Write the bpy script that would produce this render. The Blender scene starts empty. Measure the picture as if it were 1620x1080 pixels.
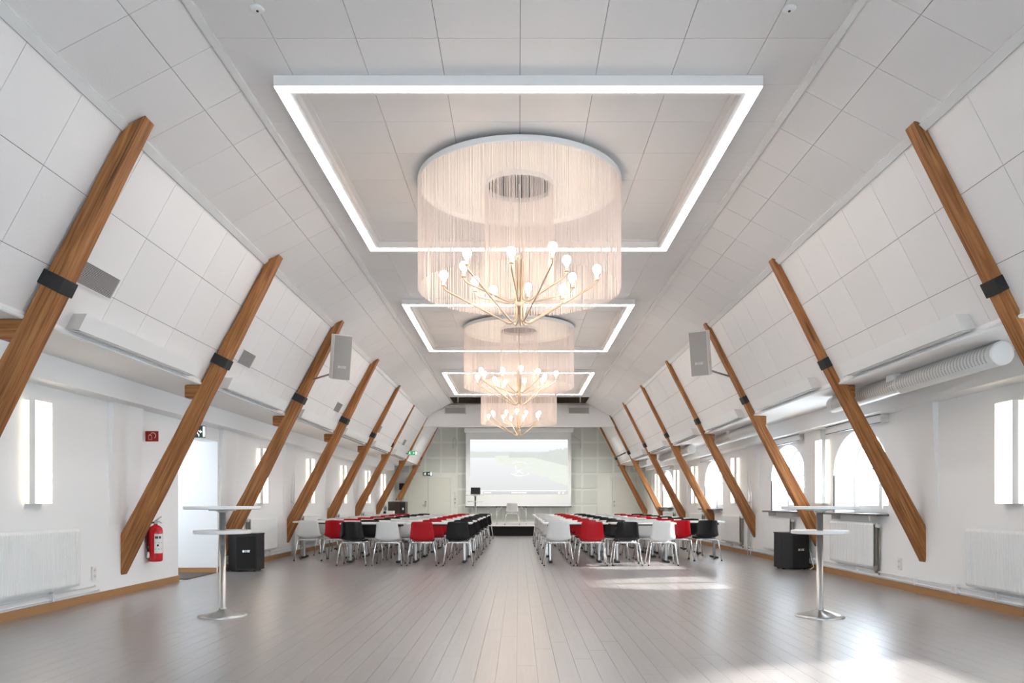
import bpy, bmesh, math, random
from mathutils import Vector, Matrix
random.seed(7)
S = bpy.context.scene
COL = S.collection
# ------------------------------------------------------------------ camera
CAMZ = 1.12
cd = bpy.data.cameras.new('camera')
cd.sensor_width = 36.0
cd.lens = 1185.0 / 1620.0 * 36.0
cd.shift_x = -10.0 / 1620.0
cd.shift_y = 255.0 / 1620.0
cd.clip_end = 300
cam = bpy.data.objects.new('camera', cd)
COL.objects.link(cam)
cam.location = (0, 0, CAMZ)
cam.rotation_euler = (math.radians(90), 0, 0)
S.camera = cam
# ------------------------------------------------------------------ world, sun, exposure
W = bpy.data.worlds.new('sky'); S.world = W
W.use_nodes = True
bg = W.node_tree.nodes['Background']
bg.inputs[0].default_value = (0.78, 0.89, 1.0, 1)
bg.inputs[1].default_value = 7.8
sd = bpy.data.lights.new('sun', 'SUN'); sd.energy = 11.0; sd.angle = math.radians(3.5); sd.color = (1.0, 0.97, 0.93)
sun = bpy.data.objects.new('sun', sd); COL.objects.link(sun)
sun.rotation_euler = Vector((-1.0, -0.14, -0.49)).to_track_quat('-Z', 'Y').to_euler()
S.view_settings.view_transform = 'Standard'
S.view_settings.look = 'None'
S.view_settings.gamma = 1.0
S.view_settings.use_curve_mapping = False
S.view_settings.exposure = 1.03
STRIP_E, SCONCE_E, BULB_E = 10.5, 1.9, 26.0

# ------------------------------------------------------------------ room section
YB, YF = -5.0, 29.5                      # wall behind the camera, stage wall
BEAM_Y = [5.84 + 3.275 * k for k in range(8)]
BAYS = [5.84 + 3.275 * k for k in range(-3, 8)]
ZC, ZK, ZS = CAMZ + 3.39, CAMZ + 2.94, CAMZ + 1.44
SEC = {-1: dict(e=2.22, k=3.08, b=3.90, w=4.84), 1: dict(e=2.30, k=3.17, b=3.94, w=4.96)}
Y_CEIL_END = 24.05
WIN = [(2.0, 3.74), (4.05, 5.79), (10.05, 11.79), (12.95, 14.69), (18.2, 19.94), (24.0, 25.74)]  # first opening lies out of view, added to let in more light
SILL, SPRING, ARCH = 0.97, 1.55, 2.18
DOOR0, DOOR1, DOORZ = 10.66, 12.06, 2.10

# ------------------------------------------------------------------ materials
def mat(name, col, rough=0.5, metal=0.0, spec=0.5, emit=None, es=0.0, trans=0.0, coat=0.0):
    m = bpy.data.materials.new(name); m.use_nodes = True
    b = m.node_tree.nodes['Principled BSDF']
    b.inputs['Base Color'].default_value = (*col, 1)
    b.inputs['Roughness'].default_value = rough
    b.inputs['Metallic'].default_value = metal
    b.inputs['Specular IOR Level'].default_value = spec
    b.inputs['Coat Weight'].default_value = coat
    if emit:
        b.inputs['Emission Color'].default_value = (*emit, 1)
        b.inputs['Emission Strength'].default_value = es
    return m

def nodes(m):
    return m.node_tree.nodes, m.node_tree.links, m.node_tree.nodes['Principled BSDF']

def varied(name, c1, c2, scale, rough=0.6, stretch=(1, 1, 1), bump=0.0, coords='world', rnd=0.0, detail=4.0, spec=0.4):
    """noise-mixed paint / fabric / tile material with optional bump and per-object tint"""
    m = mat(name, c1, rough, spec=spec)
    n, l, b = nodes(m)
    if coords == 'world':
        g = n.new('ShaderNodeNewGeometry'); src = g.outputs['Position']
    elif coords == 'uv':
        g = n.new('ShaderNodeUVMap'); src = g.outputs[0]
    else:
        g = n.new('ShaderNodeTexCoord'); src = g.outputs['Object']
    mp = n.new('ShaderNodeMapping'); mp.inputs['Scale'].default_value = stretch
    l.new(src, mp.inputs[0])
    t = n.new('ShaderNodeTexNoise'); t.inputs['Scale'].default_value = scale; t.inputs['Detail'].default_value = detail
    l.new(mp.outputs[0], t.inputs[0])
    r = n.new('ShaderNodeMix'); r.data_type = 'RGBA'
    r.inputs[6].default_value = (*c1, 1); r.inputs[7].default_value = (*c2, 1)
    l.new(t.outputs['Fac'], r.inputs[0])
    out = r.outputs[2]
    if rnd > 0:
        o = n.new('ShaderNodeObjectInfo'); g2 = n.new('ShaderNodeNewGeometry')
        a = n.new('ShaderNodeMath'); a.operation = 'ADD'; l.new(o.outputs['Random'], a.inputs[0]); l.new(g2.outputs['Random Per Island'], a.inputs[1])
        f = n.new('ShaderNodeMath'); f.operation = 'FRACT'; l.new(a.outputs[0], f.inputs[0])
        mr = n.new('ShaderNodeMapRange'); mr.inputs[3].default_value = 1 - rnd; mr.inputs[4].default_value = 1 + rnd
        l.new(f.outputs[0], mr.inputs[0])
        hs = n.new('ShaderNodeHueSaturation'); l.new(mr.outputs[0], hs.inputs['Value']); l.new(out, hs.inputs['Color'])
        out = hs.outputs[0]
    l.new(out, b.inputs['Base Color'])
    if bump > 0:
        bp = n.new('ShaderNodeBump'); bp.inputs['Strength'].default_value = bump; bp.inputs['Distance'].default_value = 0.01
        l.new(t.outputs['Fac'], bp.inputs['Height']); l.new(bp.outputs[0], b.inputs['Normal'])
    return m

M = {}
M['paint'] = varied('white_wall_paint', (0.91, 0.91, 0.905), (0.885, 0.885, 0.88), 1.3, 0.55, bump=0.02)
M['soffit'] = varied('soffit_paint', (0.86, 0.84, 0.82), (0.84, 0.82, 0.80), 1.0, 0.6)
M['tile'] = varied('acoustic_tile', (0.79, 0.77, 0.76), (0.82, 0.80, 0.79), 60.0, 0.45, bump=0.08, rnd=0.018)
M['joint'] = varied('tile_joint', (0.12, 0.112, 0.105), (0.15, 0.14, 0.13), 8.0, 0.9)
M['trim'] = varied('glossy_trim_profile', (0.80, 0.80, 0.79), (0.70, 0.70, 0.69), 5.0, 0.12, spec=0.7)
M['trim_edge'] = mat('trim_edge_aluminium', (0.55, 0.55, 0.54), 0.3, 0.3)
M['sage'] = varied('sage_wall_paint', (0.74, 0.75, 0.70), (0.72, 0.73, 0.68), 2.0, 0.6)
M['sage_panel'] = varied('perforated_sage_panel', (0.57, 0.59, 0.54), (0.63, 0.65, 0.60), 90.0, 0.7, bump=0.2, rnd=0.015)
M['door_sage'] = varied('sage_door_paint', (0.69, 0.70, 0.62), (0.67, 0.68, 0.60), 3.0, 0.45)
M['white'] = varied('white_lacquer', (0.84, 0.84, 0.83), (0.80, 0.80, 0.79), 4.0, 0.35)
M['off_white'] = varied('off_white_metal', (0.74, 0.71, 0.68), (0.70, 0.67, 0.64), 6.0, 0.4)
M['radiator'] = varied('radiator_enamel', (0.85, 0.85, 0.84), (0.81, 0.81, 0.80), 5.0, 0.35)
M['bronze'] = varied('dull_bronze_pipe', (0.20, 0.17, 0.13), (0.32, 0.28, 0.22), 20.0, 0.4)
M['brown_void'] = varied('dark_attic_boards', (0.10, 0.065, 0.04), (0.16, 0.11, 0.07), 6.0, 0.8, stretch=(6, 1, 1))
M['base'] = varied('oak_baseboard', (0.44, 0.235, 0.10), (0.36, 0.18, 0.07), 9.0, 0.45, stretch=(8, 0.5, 8))
M['chrome'] = mat('chrome', (0.90, 0.90, 0.90), 0.2, 0.85)
M['steel'] = varied('brushed_steel', (0.50, 0.50, 0.49), (0.60, 0.60, 0.59), 30.0, 0.3); M['steel'].node_tree.nodes['Principled BSDF'].inputs['Metallic'].default_value = 0.9
M['black'] = varied('matte_black', (0.012, 0.012, 0.013), (0.02, 0.02, 0.021), 30.0, 0.5)
M['black_carpet'] = varied('black_stage_carpet', (0.008, 0.008, 0.008), (0.03, 0.028, 0.027), 120.0, 0.95, bump=0.4)
M['black_plastic'] = varied('gloss_black_plastic', (0.010, 0.010, 0.011), (0.014, 0.014, 0.015), 4.0, 0.12)
M['red_plastic'] = varied('gloss_red_plastic', (0.48, 0.004, 0.012), (0.44, 0.003, 0.010), 4.0, 0.16)
M['white_plastic'] = varied('gloss_white_plastic', (0.74, 0.74, 0.73), (0.70, 0.70, 0.69), 4.0, 0.18)
M['laminate'] = varied('white_laminate', (0.84, 0.83, 0.82), (0.80, 0.79, 0.78), 5.0, 0.3)
M['iron'] = varied('black_iron_strap', (0.012, 0.012, 0.012), (0.03, 0.03, 0.03), 40.0, 0.6, bump=0.3)
M['grille'] = varied('grey_speaker_cloth', (0.36, 0.34, 0.32), (0.42, 0.40, 0.38), 150.0, 0.8, bump=0.2)
M['vent'] = varied('grey_vent_slats', (0.42, 0.40, 0.39), (0.47, 0.45, 0.44), 20.0, 0.5)
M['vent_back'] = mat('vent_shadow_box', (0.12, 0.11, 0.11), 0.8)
M['duct'] = varied('pale_duct_metal', (0.66, 0.65, 0.63), (0.72, 0.71, 0.69), 8.0, 0.3, spec=0.6)
M['duct_hole'] = varied('duct_perforation', (0.36, 0.34, 0.32), (0.42, 0.40, 0.38), 60.0, 0.6)
M['slate'] = varied('dark_sill_board', (0.10, 0.09, 0.085), (0.14, 0.13, 0.12), 12.0, 0.3)
M['brass'] = varied('champagne_brass', (0.80, 0.66, 0.50), (0.74, 0.60, 0.45), 20.0, 0.3); M['brass'].node_tree.nodes['Principled BSDF'].inputs['Metallic'].default_value = 0.65
M['red_metal'] = varied('red_enamel', (0.60, 0.010, 0.018), (0.55, 0.008, 0.014), 4.0, 0.2)
M['sign_red'] = varied('sign_red', (0.36, 0.012, 0.010), (0.33, 0.010, 0.009), 4.0, 0.4)
M['sign_green'] = mat('sign_green', (0.02, 0.20, 0.10), 0.4, emit=(0.02, 0.22, 0.10), es=0.6)
M['sign_dark'] = mat('sign_dark_green', (0.02, 0.06, 0.05), 0.4)
M['sign_white'] = mat('sign_white', (0.85, 0.85, 0.82), 0.4, emit=(0.9, 1.0, 0.92), es=0.45)
M['paper'] = varied('paper_label', (0.82, 0.82, 0.80), (0.72, 0.72, 0.70), 60.0, 0.6)
M['ink'] = mat('print_ink', (0.04, 0.04, 0.04), 0.6)
M['cream_mark'] = mat('cream_print', (0.85, 0.72, 0.60), 0.5)
M['cabinet'] = varied('dark_walnut_cabinet', (0.030, 0.018, 0.014), (0.05, 0.03, 0.022), 10.0, 0.4, stretch=(6, 6, 1))
M['mat_dark'] = varied('brown_doormat', (0.10, 0.075, 0.06), (0.15, 0.115, 0.09), 150.0, 0.95, bump=0.4)
M['screen'] = varied('projection_screen_cloth', (0.72, 0.73, 0.72), (0.70, 0.71, 0.70), 3.0, 0.8)
M['strip'] = mat('led_diffuser', (0.9, 0.9, 0.9), 0.4, emit=(1.0, 1.0, 1.0), es=STRIP_E)
M['sconce'] = mat('sconce_diffuser', (0.9, 0.86, 0.78), 0.4, emit=(1.0, 0.88, 0.70), es=SCONCE_E)
M['sconce_back'] = mat('sconce_rear_glow', (0.9, 0.86, 0.78), 0.4, emit=(1.0, 0.86, 0.66), es=SCONCE_E*0.8)
M['bulb'] = mat('glowing_bulb', (1.0, 0.9, 0.8), 0.3, emit=(1.0, 0.80, 0.62), es=BULB_E)
M['led_cool'] = mat('socket_white', (0.8, 0.8, 0.78), 0.4)

# ridged sconce diffuser: fine vertical ribs in the emission
def rib(m, amp):
    n, l, b = nodes(m)
    g = n.new('ShaderNodeNewGeometry'); w = n.new('ShaderNodeTexWave'); w.bands_direction = 'Y'
    w.inputs['Scale'].default_value = 22.0
    l.new(g.outputs['Position'], w.inputs[0])
    bp = n.new('ShaderNodeBump'); bp.inputs['Strength'].default_value = amp; bp.inputs['Distance'].default_value = 0.01
    l.new(w.outputs['Fac'], bp.inputs['Height']); l.new(bp.outputs[0], b.inputs['Normal'])
rib(M['sconce'], 0.4)

# fringe thread: diffuse + translucent
def fringe_mat():
    m = bpy.data.materials.new('pale_fringe_thread'); m.use_nodes = True
    n = m.node_tree.nodes; l = m.node_tree.links; n.clear()
    o = n.new('ShaderNodeOutputMaterial'); d = n.new('ShaderNodeBsdfDiffuse'); t = n.new('ShaderNodeBsdfTranslucent'); x = n.new('ShaderNodeMixShader')
    d.inputs[0].default_value = (0.82, 0.77, 0.75, 1); t.inputs[0].default_value = (0.82, 0.76, 0.73, 1)
    x.inputs[0].default_value = 0.5
    l.new(d.outputs[0], x.inputs[1]); l.new(t.outputs[0], x.inputs[2]); l.new(x.outputs[0], o.inputs[0])
    return m
M['fringe'] = fringe_mat()

def glass_mat():
    m = bpy.data.materials.new('clear_window_glass'); m.use_nodes = True
    n = m.node_tree.nodes; l = m.node_tree.links; n.clear()
    o = n.new('ShaderNodeOutputMaterial'); t = n.new('ShaderNodeBsdfTransparent'); g = n.new('ShaderNodeBsdfGlossy'); x = n.new('ShaderNodeMixShader')
    t.inputs[0].default_value = (0.97, 0.98, 0.98, 1); g.inputs['Roughness'].default_value = 0.02
    x.inputs[0].default_value = 0.06
    l.new(t.outputs[0], x.inputs[1]); l.new(g.outputs[0], x.inputs[2]); l.new(x.outputs[0], o.inputs[0])
    return m
M['glass'] = glass_mat()

def beam_mat():
    m = mat('old_timber', (0.3, 0.14, 0.07), 0.6, spec=0.3)
    n, l, b = nodes(m)
    u = n.new('ShaderNodeUVMap'); mp = n.new('ShaderNodeMapping'); mp.inputs['Scale'].default_value = (1.3, 30.0, 1.0)
    l.new(u.outputs[0], mp.inputs[0])
    oi = n.new('ShaderNodeObjectInfo'); l.new(oi.outputs['Random'], mp.inputs['Location'])
    t = n.new('ShaderNodeTexNoise'); t.inputs['Scale'].default_value = 2.2; t.inputs['Detail'].default_value = 7; t.inputs['Distortion'].default_value = 0.6
    l.new(mp.outputs[0], t.inputs[0])
    r = n.new('ShaderNodeValToRGB'); e = r.color_ramp.elements
    e[0].position = 0.25; e[0].color = (0.135, 0.046, 0.016, 1); e[1].position = 0.78; e[1].color = (0.50, 0.235, 0.088, 1)
    k = r.color_ramp.elements.new(0.5); k.color = (0.325, 0.132, 0.042, 1)
    l.new(t.outputs['Fac'], r.inputs[0])
    # long drying cracks
    mp2 = n.new('ShaderNodeMapping'); mp2.inputs['Scale'].default_value = (0.6, 30.0, 1.0); l.new(u.outputs[0], mp2.inputs[0]); l.new(oi.outputs['Random'], mp2.inputs['Location'])
    t2 = n.new('ShaderNodeTexNoise'); t2.inputs['Scale'].default_value = 1.6; t2.inputs['Detail'].default_value = 3
    l.new(mp2.outputs[0], t2.inputs[0])
    r2 = n.new('ShaderNodeValToRGB'); f = r2.color_ramp.elements
    f[0].position = 0.30; f[0].color = (0.35, 0.35, 0.35, 1); f[1].position = 0.36; f[1].color = (1, 1, 1, 1)
    l.new(t2.outputs['Fac'], r2.inputs[0])
    x = n.new('ShaderNodeMix'); x.data_type = 'RGBA'; x.blend_type = 'MULTIPLY'; x.inputs[0].default_value = 1.0
    l.new(r.outputs[0], x.inputs[6]); l.new(r2.outputs[0], x.inputs[7]); l.new(x.outputs[2], b.inputs['Base Color'])
    bp = n.new('ShaderNodeBump'); bp.inputs['Strength'].default_value = 0.35; bp.inputs['Distance'].default_value = 0.01
    l.new(t.outputs['Fac'], bp.inputs['Height']); l.new(bp.outputs[0], b.inputs['Normal'])
    return m
M['beam'] = beam_mat()

def plank_mat():
    m = mat('worn_greyed_parquet_board', (0.3, 0.26, 0.24), 0.3, spec=0.5)
    n, l, b = nodes(m)
    g = n.new('ShaderNodeNewGeometry'); oi = n.new('ShaderNodeObjectInfo')
    a = n.new('ShaderNodeMath'); a.operation = 'ADD'; l.new(oi.outputs['Random'], a.inputs[0]); l.new(g.outputs['Random Per Island'], a.inputs[1])
    fr = n.new('ShaderNodeMath'); fr.operation = 'FRACT'; l.new(a.outputs[0], fr.inputs[0])
    mp = n.new('ShaderNodeMapping'); mp.inputs['Scale'].default_value = (26.0, 1.0, 1.0); l.new(g.outputs['Position'], mp.inputs[0])
    sc = n.new('ShaderNodeVectorMath'); sc.operation = 'SCALE'; sc.inputs[0].default_value = (0, 40, 7); l.new(fr.outputs[0], sc.inputs['Scale'])
    l.new(sc.outputs[0], mp.inputs['Location'])
    t = n.new('ShaderNodeTexNoise'); t.inputs['Scale'].default_value = 1.5; t.inputs['Detail'].default_value = 4
    l.new(mp.outputs[0], t.inputs[0])
    r = n.new('ShaderNodeValToRGB'); e = r.color_ramp.elements
    e[0].position = 0.2; e[0].color = (0.26, 0.243, 0.238, 1); e[1].position = 0.8; e[1].color = (0.325, 0.306, 0.30, 1)
    l.new(t.outputs['Fac'], r.inputs[0])
    mr = n.new('ShaderNodeMapRange'); mr.inputs[3].default_value = 0.955; mr.inputs[4].default_value = 1.045; l.new(fr.outputs[0], mr.inputs[0])
    hs = n.new('ShaderNodeHueSaturation'); l.new(mr.outputs[0], hs.inputs['Value']); l.new(r.outputs[0], hs.inputs['Color'])
    l.new(hs.outputs[0], b.inputs['Base Color'])
    rr = n.new('ShaderNodeMapRange'); rr.inputs[3].default_value = 0.29; rr.inputs[4].default_value = 0.325
    l.new(fr.outputs[0], rr.inputs[0]); l.new(rr.outputs[0], b.inputs['Roughness'])
    b.inputs['Coat Weight'].default_value = 0.6; b.inputs['Coat Roughness'].default_value = 0.30; b.inputs['Specular IOR Level'].default_value = 0.6
    return m
M['plank'] = plank_mat()

# ------------------------------------------------------------------ mesh builder
class MB:
    def __init__(s): s.v = []; s.f = []; s.smooth = set()
    def add(s, vs, fs, smooth=False):
        o = len(s.v); s.v += [tuple(p) for p in vs]
        for f in fs:
            if smooth: s.smooth.add(len(s.f))
            s.f.append(tuple(i + o for i in f))
        return s
    def box(s, x0, x1, y0, y1, z0, z1, mtx=None):
        vs = [Vector(p) for p in ((x0,y0,z0),(x1,y0,z0),(x1,y1,z0),(x0,y1,z0),(x0,y0,z1),(x1,y0,z1),(x1,y1,z1),(x0,y1,z1))]
        if mtx: vs = [mtx @ p for p in vs]
        return s.add(vs, [(0,3,2,1),(4,5,6,7),(0,1,5,4),(1,2,6,5),(2,3,7,6),(3,0,4,7)])
    def bevbox(s, x0, x1, y0, y1, z0, z1, b=0.01, mtx=None):
        bm = bmesh.new(); bmesh.ops.create_cube(bm, size=1)
        for v in bm.verts: v.co = Vector(((x0+x1)/2+v.co.x*(x1-x0), (y0+y1)/2+v.co.y*(y1-y0), (z0+z1)/2+v.co.z*(z1-z0)))
        bmesh.ops.bevel(bm, geom=bm.edges[:], offset=b, segments=2, affect='EDGES', profile=0.6)
        bm.verts.index_update()
        s.add([(mtx @ v.co if mtx else v.co.copy()) for v in bm.verts], [[v.index for v in f.verts] for f in bm.faces])
        bm.free(); return s
    def prism(s, pts, y0, y1):
        """pts: (x,z) polygon extruded along y"""
        n = len(pts)
        vs = [(x, y0, z) for x, z in pts] + [(x, y1, z) for x, z in pts]
        fs = [tuple(range(n)), tuple(range(2*n-1, n-1, -1))]
        fs += [(i, i+n, (i+1) % n + n, (i+1) % n) for i in range(n)]
        return s.add(vs, fs)
    def tube(s, pts, r, n=8, caps=True, smooth=True):
        pts = [Vector(p) for p in pts]; rs = r if isinstance(r, (list, tuple)) else [r]*len(pts)
        vs = []; up = Vector((0.31, 0.17, 0.93))
        for i, p in enumerate(pts):
            d = (pts[min(i+1, len(pts)-1)] - pts[max(i-1, 0)]).normalized()
            a = d.cross(up)
            if a.length < 1e-3: a = d.cross(Vector((1, 0, 0)))
            a.normalize(); b = d.cross(a)
            for k in range(n):
                t = 2*math.pi*k/n
                vs.append(p + (a*math.cos(t) + b*math.sin(t))*rs[i])
        fs = [(i*n+k, i*n+(k+1) % n, (i+1)*n+(k+1) % n, (i+1)*n+k) for i in range(len(pts)-1) for k in range(n)]
        s.add(vs, fs, smooth)
        if caps:
            o = len(s.v) - len(vs)
            s.f.append(tuple(o+k for k in range(n-1, -1, -1))); s.f.append(tuple(o+(len(pts)-1)*n+k for k in range(n)))
        return s
    def lathe(s, prof, n=24, c=(0, 0, 0), smooth=True, axis='z'):
        vs = []; 
        for r, h in prof:
            for k in range(n):
                t = 2*math.pi*k/n
                p = (r*math.cos(t), r*math.sin(t), h) if axis == 'z' else (r*math.cos(t), h, r*math.sin(t))
                vs.append((c[0]+p[0], c[1]+p[1], c[2]+p[2]))
        m = len(prof)
        fs = [(i*n+k, i*n+(k+1) % n, (i+1)*n+(k+1) % n, (i+1)*n+k) for i in range(m-1) for k in range(n)]
        s.add(vs, fs, smooth); o = len(s.v)-len(vs)
        if prof[0][0] > 1e-4: s.f.append(tuple(o+k for k in range(n-1, -1, -1)))
        if prof[-1][0] > 1e-4: s.f.append(tuple(o+(m-1)*n+k for k in range(n)))
        return s
    def mesh(s, name):
        me = bpy.data.meshes.new(name); me.from_pydata(s.v, [], s.f)
        bm = bmesh.new(); bm.from_mesh(me); bmesh.ops.recalc_face_normals(bm, faces=bm.faces[:]); bm.to_mesh(me); bm.free()
        if s.smooth:
            for i in s.smooth: me.polygons[i].use_smooth = True
        me.update(); return me
    def build(s, name, m, parent=None, loc=None):
        me = s.mesh(name); me.materials.append(M[m] if isinstance(m, str) else m)
        return link(name, me, parent, loc)

def link(name, me, parent=None, loc=None):
    o = bpy.data.objects.new(name, me); COL.objects.link(o)
    if parent: o.parent = parent
    if loc: o.location = loc
    return o
def tag(o, label, cat, group=None, kind=None):
    o['label'] = label; o['category'] = cat
    if group: o['group'] = group
    if kind: o['kind'] = kind
    return o
def thing(name, label, cat, loc=(0, 0, 0), rz=0.0, group=None):
    o = bpy.data.objects.new(name, None); COL.objects.link(o); o.empty_display_size = 0.1
    o.location = loc; o.rotation_euler = (0, 0, rz)
    return tag(o, label, cat, group)
def struct(name, mb, m, label, cat):
    return tag(mb.build(name, m), label, cat, kind='structure')
def copy_tree(o, parent=None):
    c = o.copy(); COL.objects.link(c); c.parent = parent
    for ch in o.children: copy_tree(ch, c)
    return c
ORD = ['first', 'second', 'third', 'fourth', 'fifth', 'sixth', 'seventh', 'eighth', 'ninth', 'tenth']
NEAR = ['nearest', 'second nearest', 'third nearest', 'fourth nearest', 'fifth nearest', 'sixth nearest', 'seventh nearest', 'farthest']
SIDE = {-1: 'left', 1: 'right'}
def text_obj(txt, size, name, m, parent, mtx):
    cu = bpy.data.curves.new(name, 'FONT'); cu.body = txt; cu.size = size; cu.align_x = 'CENTER'; cu.align_y = 'CENTER'; cu.extrude = 0.001; cu.resolution_u = 2
    t = bpy.data.objects.new(name + '_tmp', cu); COL.objects.link(t)
    bpy.context.view_layer.update()
    me = bpy.data.meshes.new_from_object(t.evaluated_get(bpy.context.evaluated_depsgraph_get()))
    bpy.data.objects.remove(t); bpy.data.curves.remove(cu)
    me.transform(mtx); me.materials.clear(); me.materials.append(M[m])
    return link(name, me, parent)
FACE_CAM = Matrix.Rotation(math.radians(90), 4, 'X')     # text standing up, readable looking along +Y

def slope2(s, t, out=0.0):
    """point (x,z) on the steep slope panel of side s, t 0 at the knee, 1 at the foot; out = offset into the room"""
    q = SEC[s]; dx, dz = q['b']-q['k'], ZS-ZK; L = math.hypot(dx, dz)
    return (s*(q['k']+dx*t + dz/L*out), ZK+dz*t - dx/L*out)
def slope1(s, t, out=0.0):
    q = SEC[s]; dx, dz = q['k']-q['e'], ZK-ZC; L = math.hypot(dx, dz)
    return (s*(q['e']+dx*t + dz/L*out), ZC+dz*t - dx/L*out)

# ================================================================== STRUCTURE
XL, XR = -SEC[-1]['w'], SEC[1]['w']
Y_SAGE = 27.6
# floor: slab + boards
fl = struct('floor', MB().box(XL-0.3, XR+0.5, YB-0.2, YF+0.3, -0.12, -0.0125), 'joint', 'worn grey-brown board floor running the length of the hall', 'floor')
PW, PL = 0.135, 2.35
board_me = MB().box(-PW/2+0.0008, PW/2-0.0008, 0.001, PL-0.001, -0.014, 0.0).mesh('floor_board'); board_me.materials.append(M['plank'])
planks = []
ncol = int((XR-XL)/PW)+1
for c in range(ncol):
    x = XL + PW*(c+0.5) - 0.03
    if x > XR-0.02: continue
    y = YB - random.random()*PL
    while y < YF:
        planks.append((x, y)); y += PL
def board_rank(p):
    x, y = p; ym = max(y, 4.4)
    vis = y+PL > 4.5 and abs(x) < 0.70*(y+PL)+0.3
    return (0 if vis else 1, ym)
planks.sort(key=board_rank)
for x, y in planks[:296]:
    link('floor_board', board_me, fl, (x, y, 0))
mb = MB()
for x, y in planks[296:]:
    mb.box(x-PW/2+0.0008, x+PW/2-0.0008, max(y, YB)+0.001, min(y+PL, YF)-0.001, -0.014, 0.0)
rest = mb.build('floor_boards_far', 'plank', fl); rest['kind'] = 'stuff'

# ceiling (flat) + tiles
HID = 0.012                                # tile thickness
cl = struct('ceiling', MB().box(-SEC[-1]['e']-0.02, SEC[1]['e']+0.02, YB, Y_CEIL_END, ZC+HID, ZC+0.10), 'joint', 'flat white ceiling of square acoustic tiles along the ridge', 'ceiling')
GAP = 0.0022
def tile_grid(parent, us, vs, place, meshes={}):
    for i in range(len(us)-1):
        for j in range(len(vs)-1):
            du, dv = round(us[i+1]-us[i], 4), round(vs[j+1]-vs[j], 4)
            if du < 0.02 or dv < 0.02: continue
            key = (du, dv)
            if key not in meshes:
                me = MB().box(-du/2+GAP, du/2-GAP, -dv/2+GAP, dv/2-GAP, -HID, 0.0).mesh('ceiling_tile'); me.materials.append(M['tile']); meshes[key] = me
            o = link('ceiling_tile', meshes[key], parent)
            o.matrix_local = place((us[i]+us[i+1])/2, (vs[j]+vs[j+1])/2)
xs = [-SEC[-1]['e']] + [0.014+0.6*k for k in range(-3, 4)] + [SEC[1]['e']]
y0 = 5.47-0.6*7
ys = [YB] + [y0+0.6*k for k in range(0, 60) if y0+0.6*k < Y_CEIL_END-0.05] + [Y_CEIL_END]
yshort = [y for y in ys[1:] if y > 1.2]
# tiles face down: local +z points down
def place_flat(u, v):
    return Matrix.Translation((u, v, ZC)) @ Matrix.Rotation(math.pi, 4, 'X')
tile_grid(cl, xs, yshort, place_flat)
# ceiling behind the first tiled row (behind the camera): one plain board field
b0 = MB().box(-SEC[-1]['e'], SEC[1]['e'], YB, yshort[0], ZC, ZC+HID).build('ceiling_field', 'tile', cl)

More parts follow.
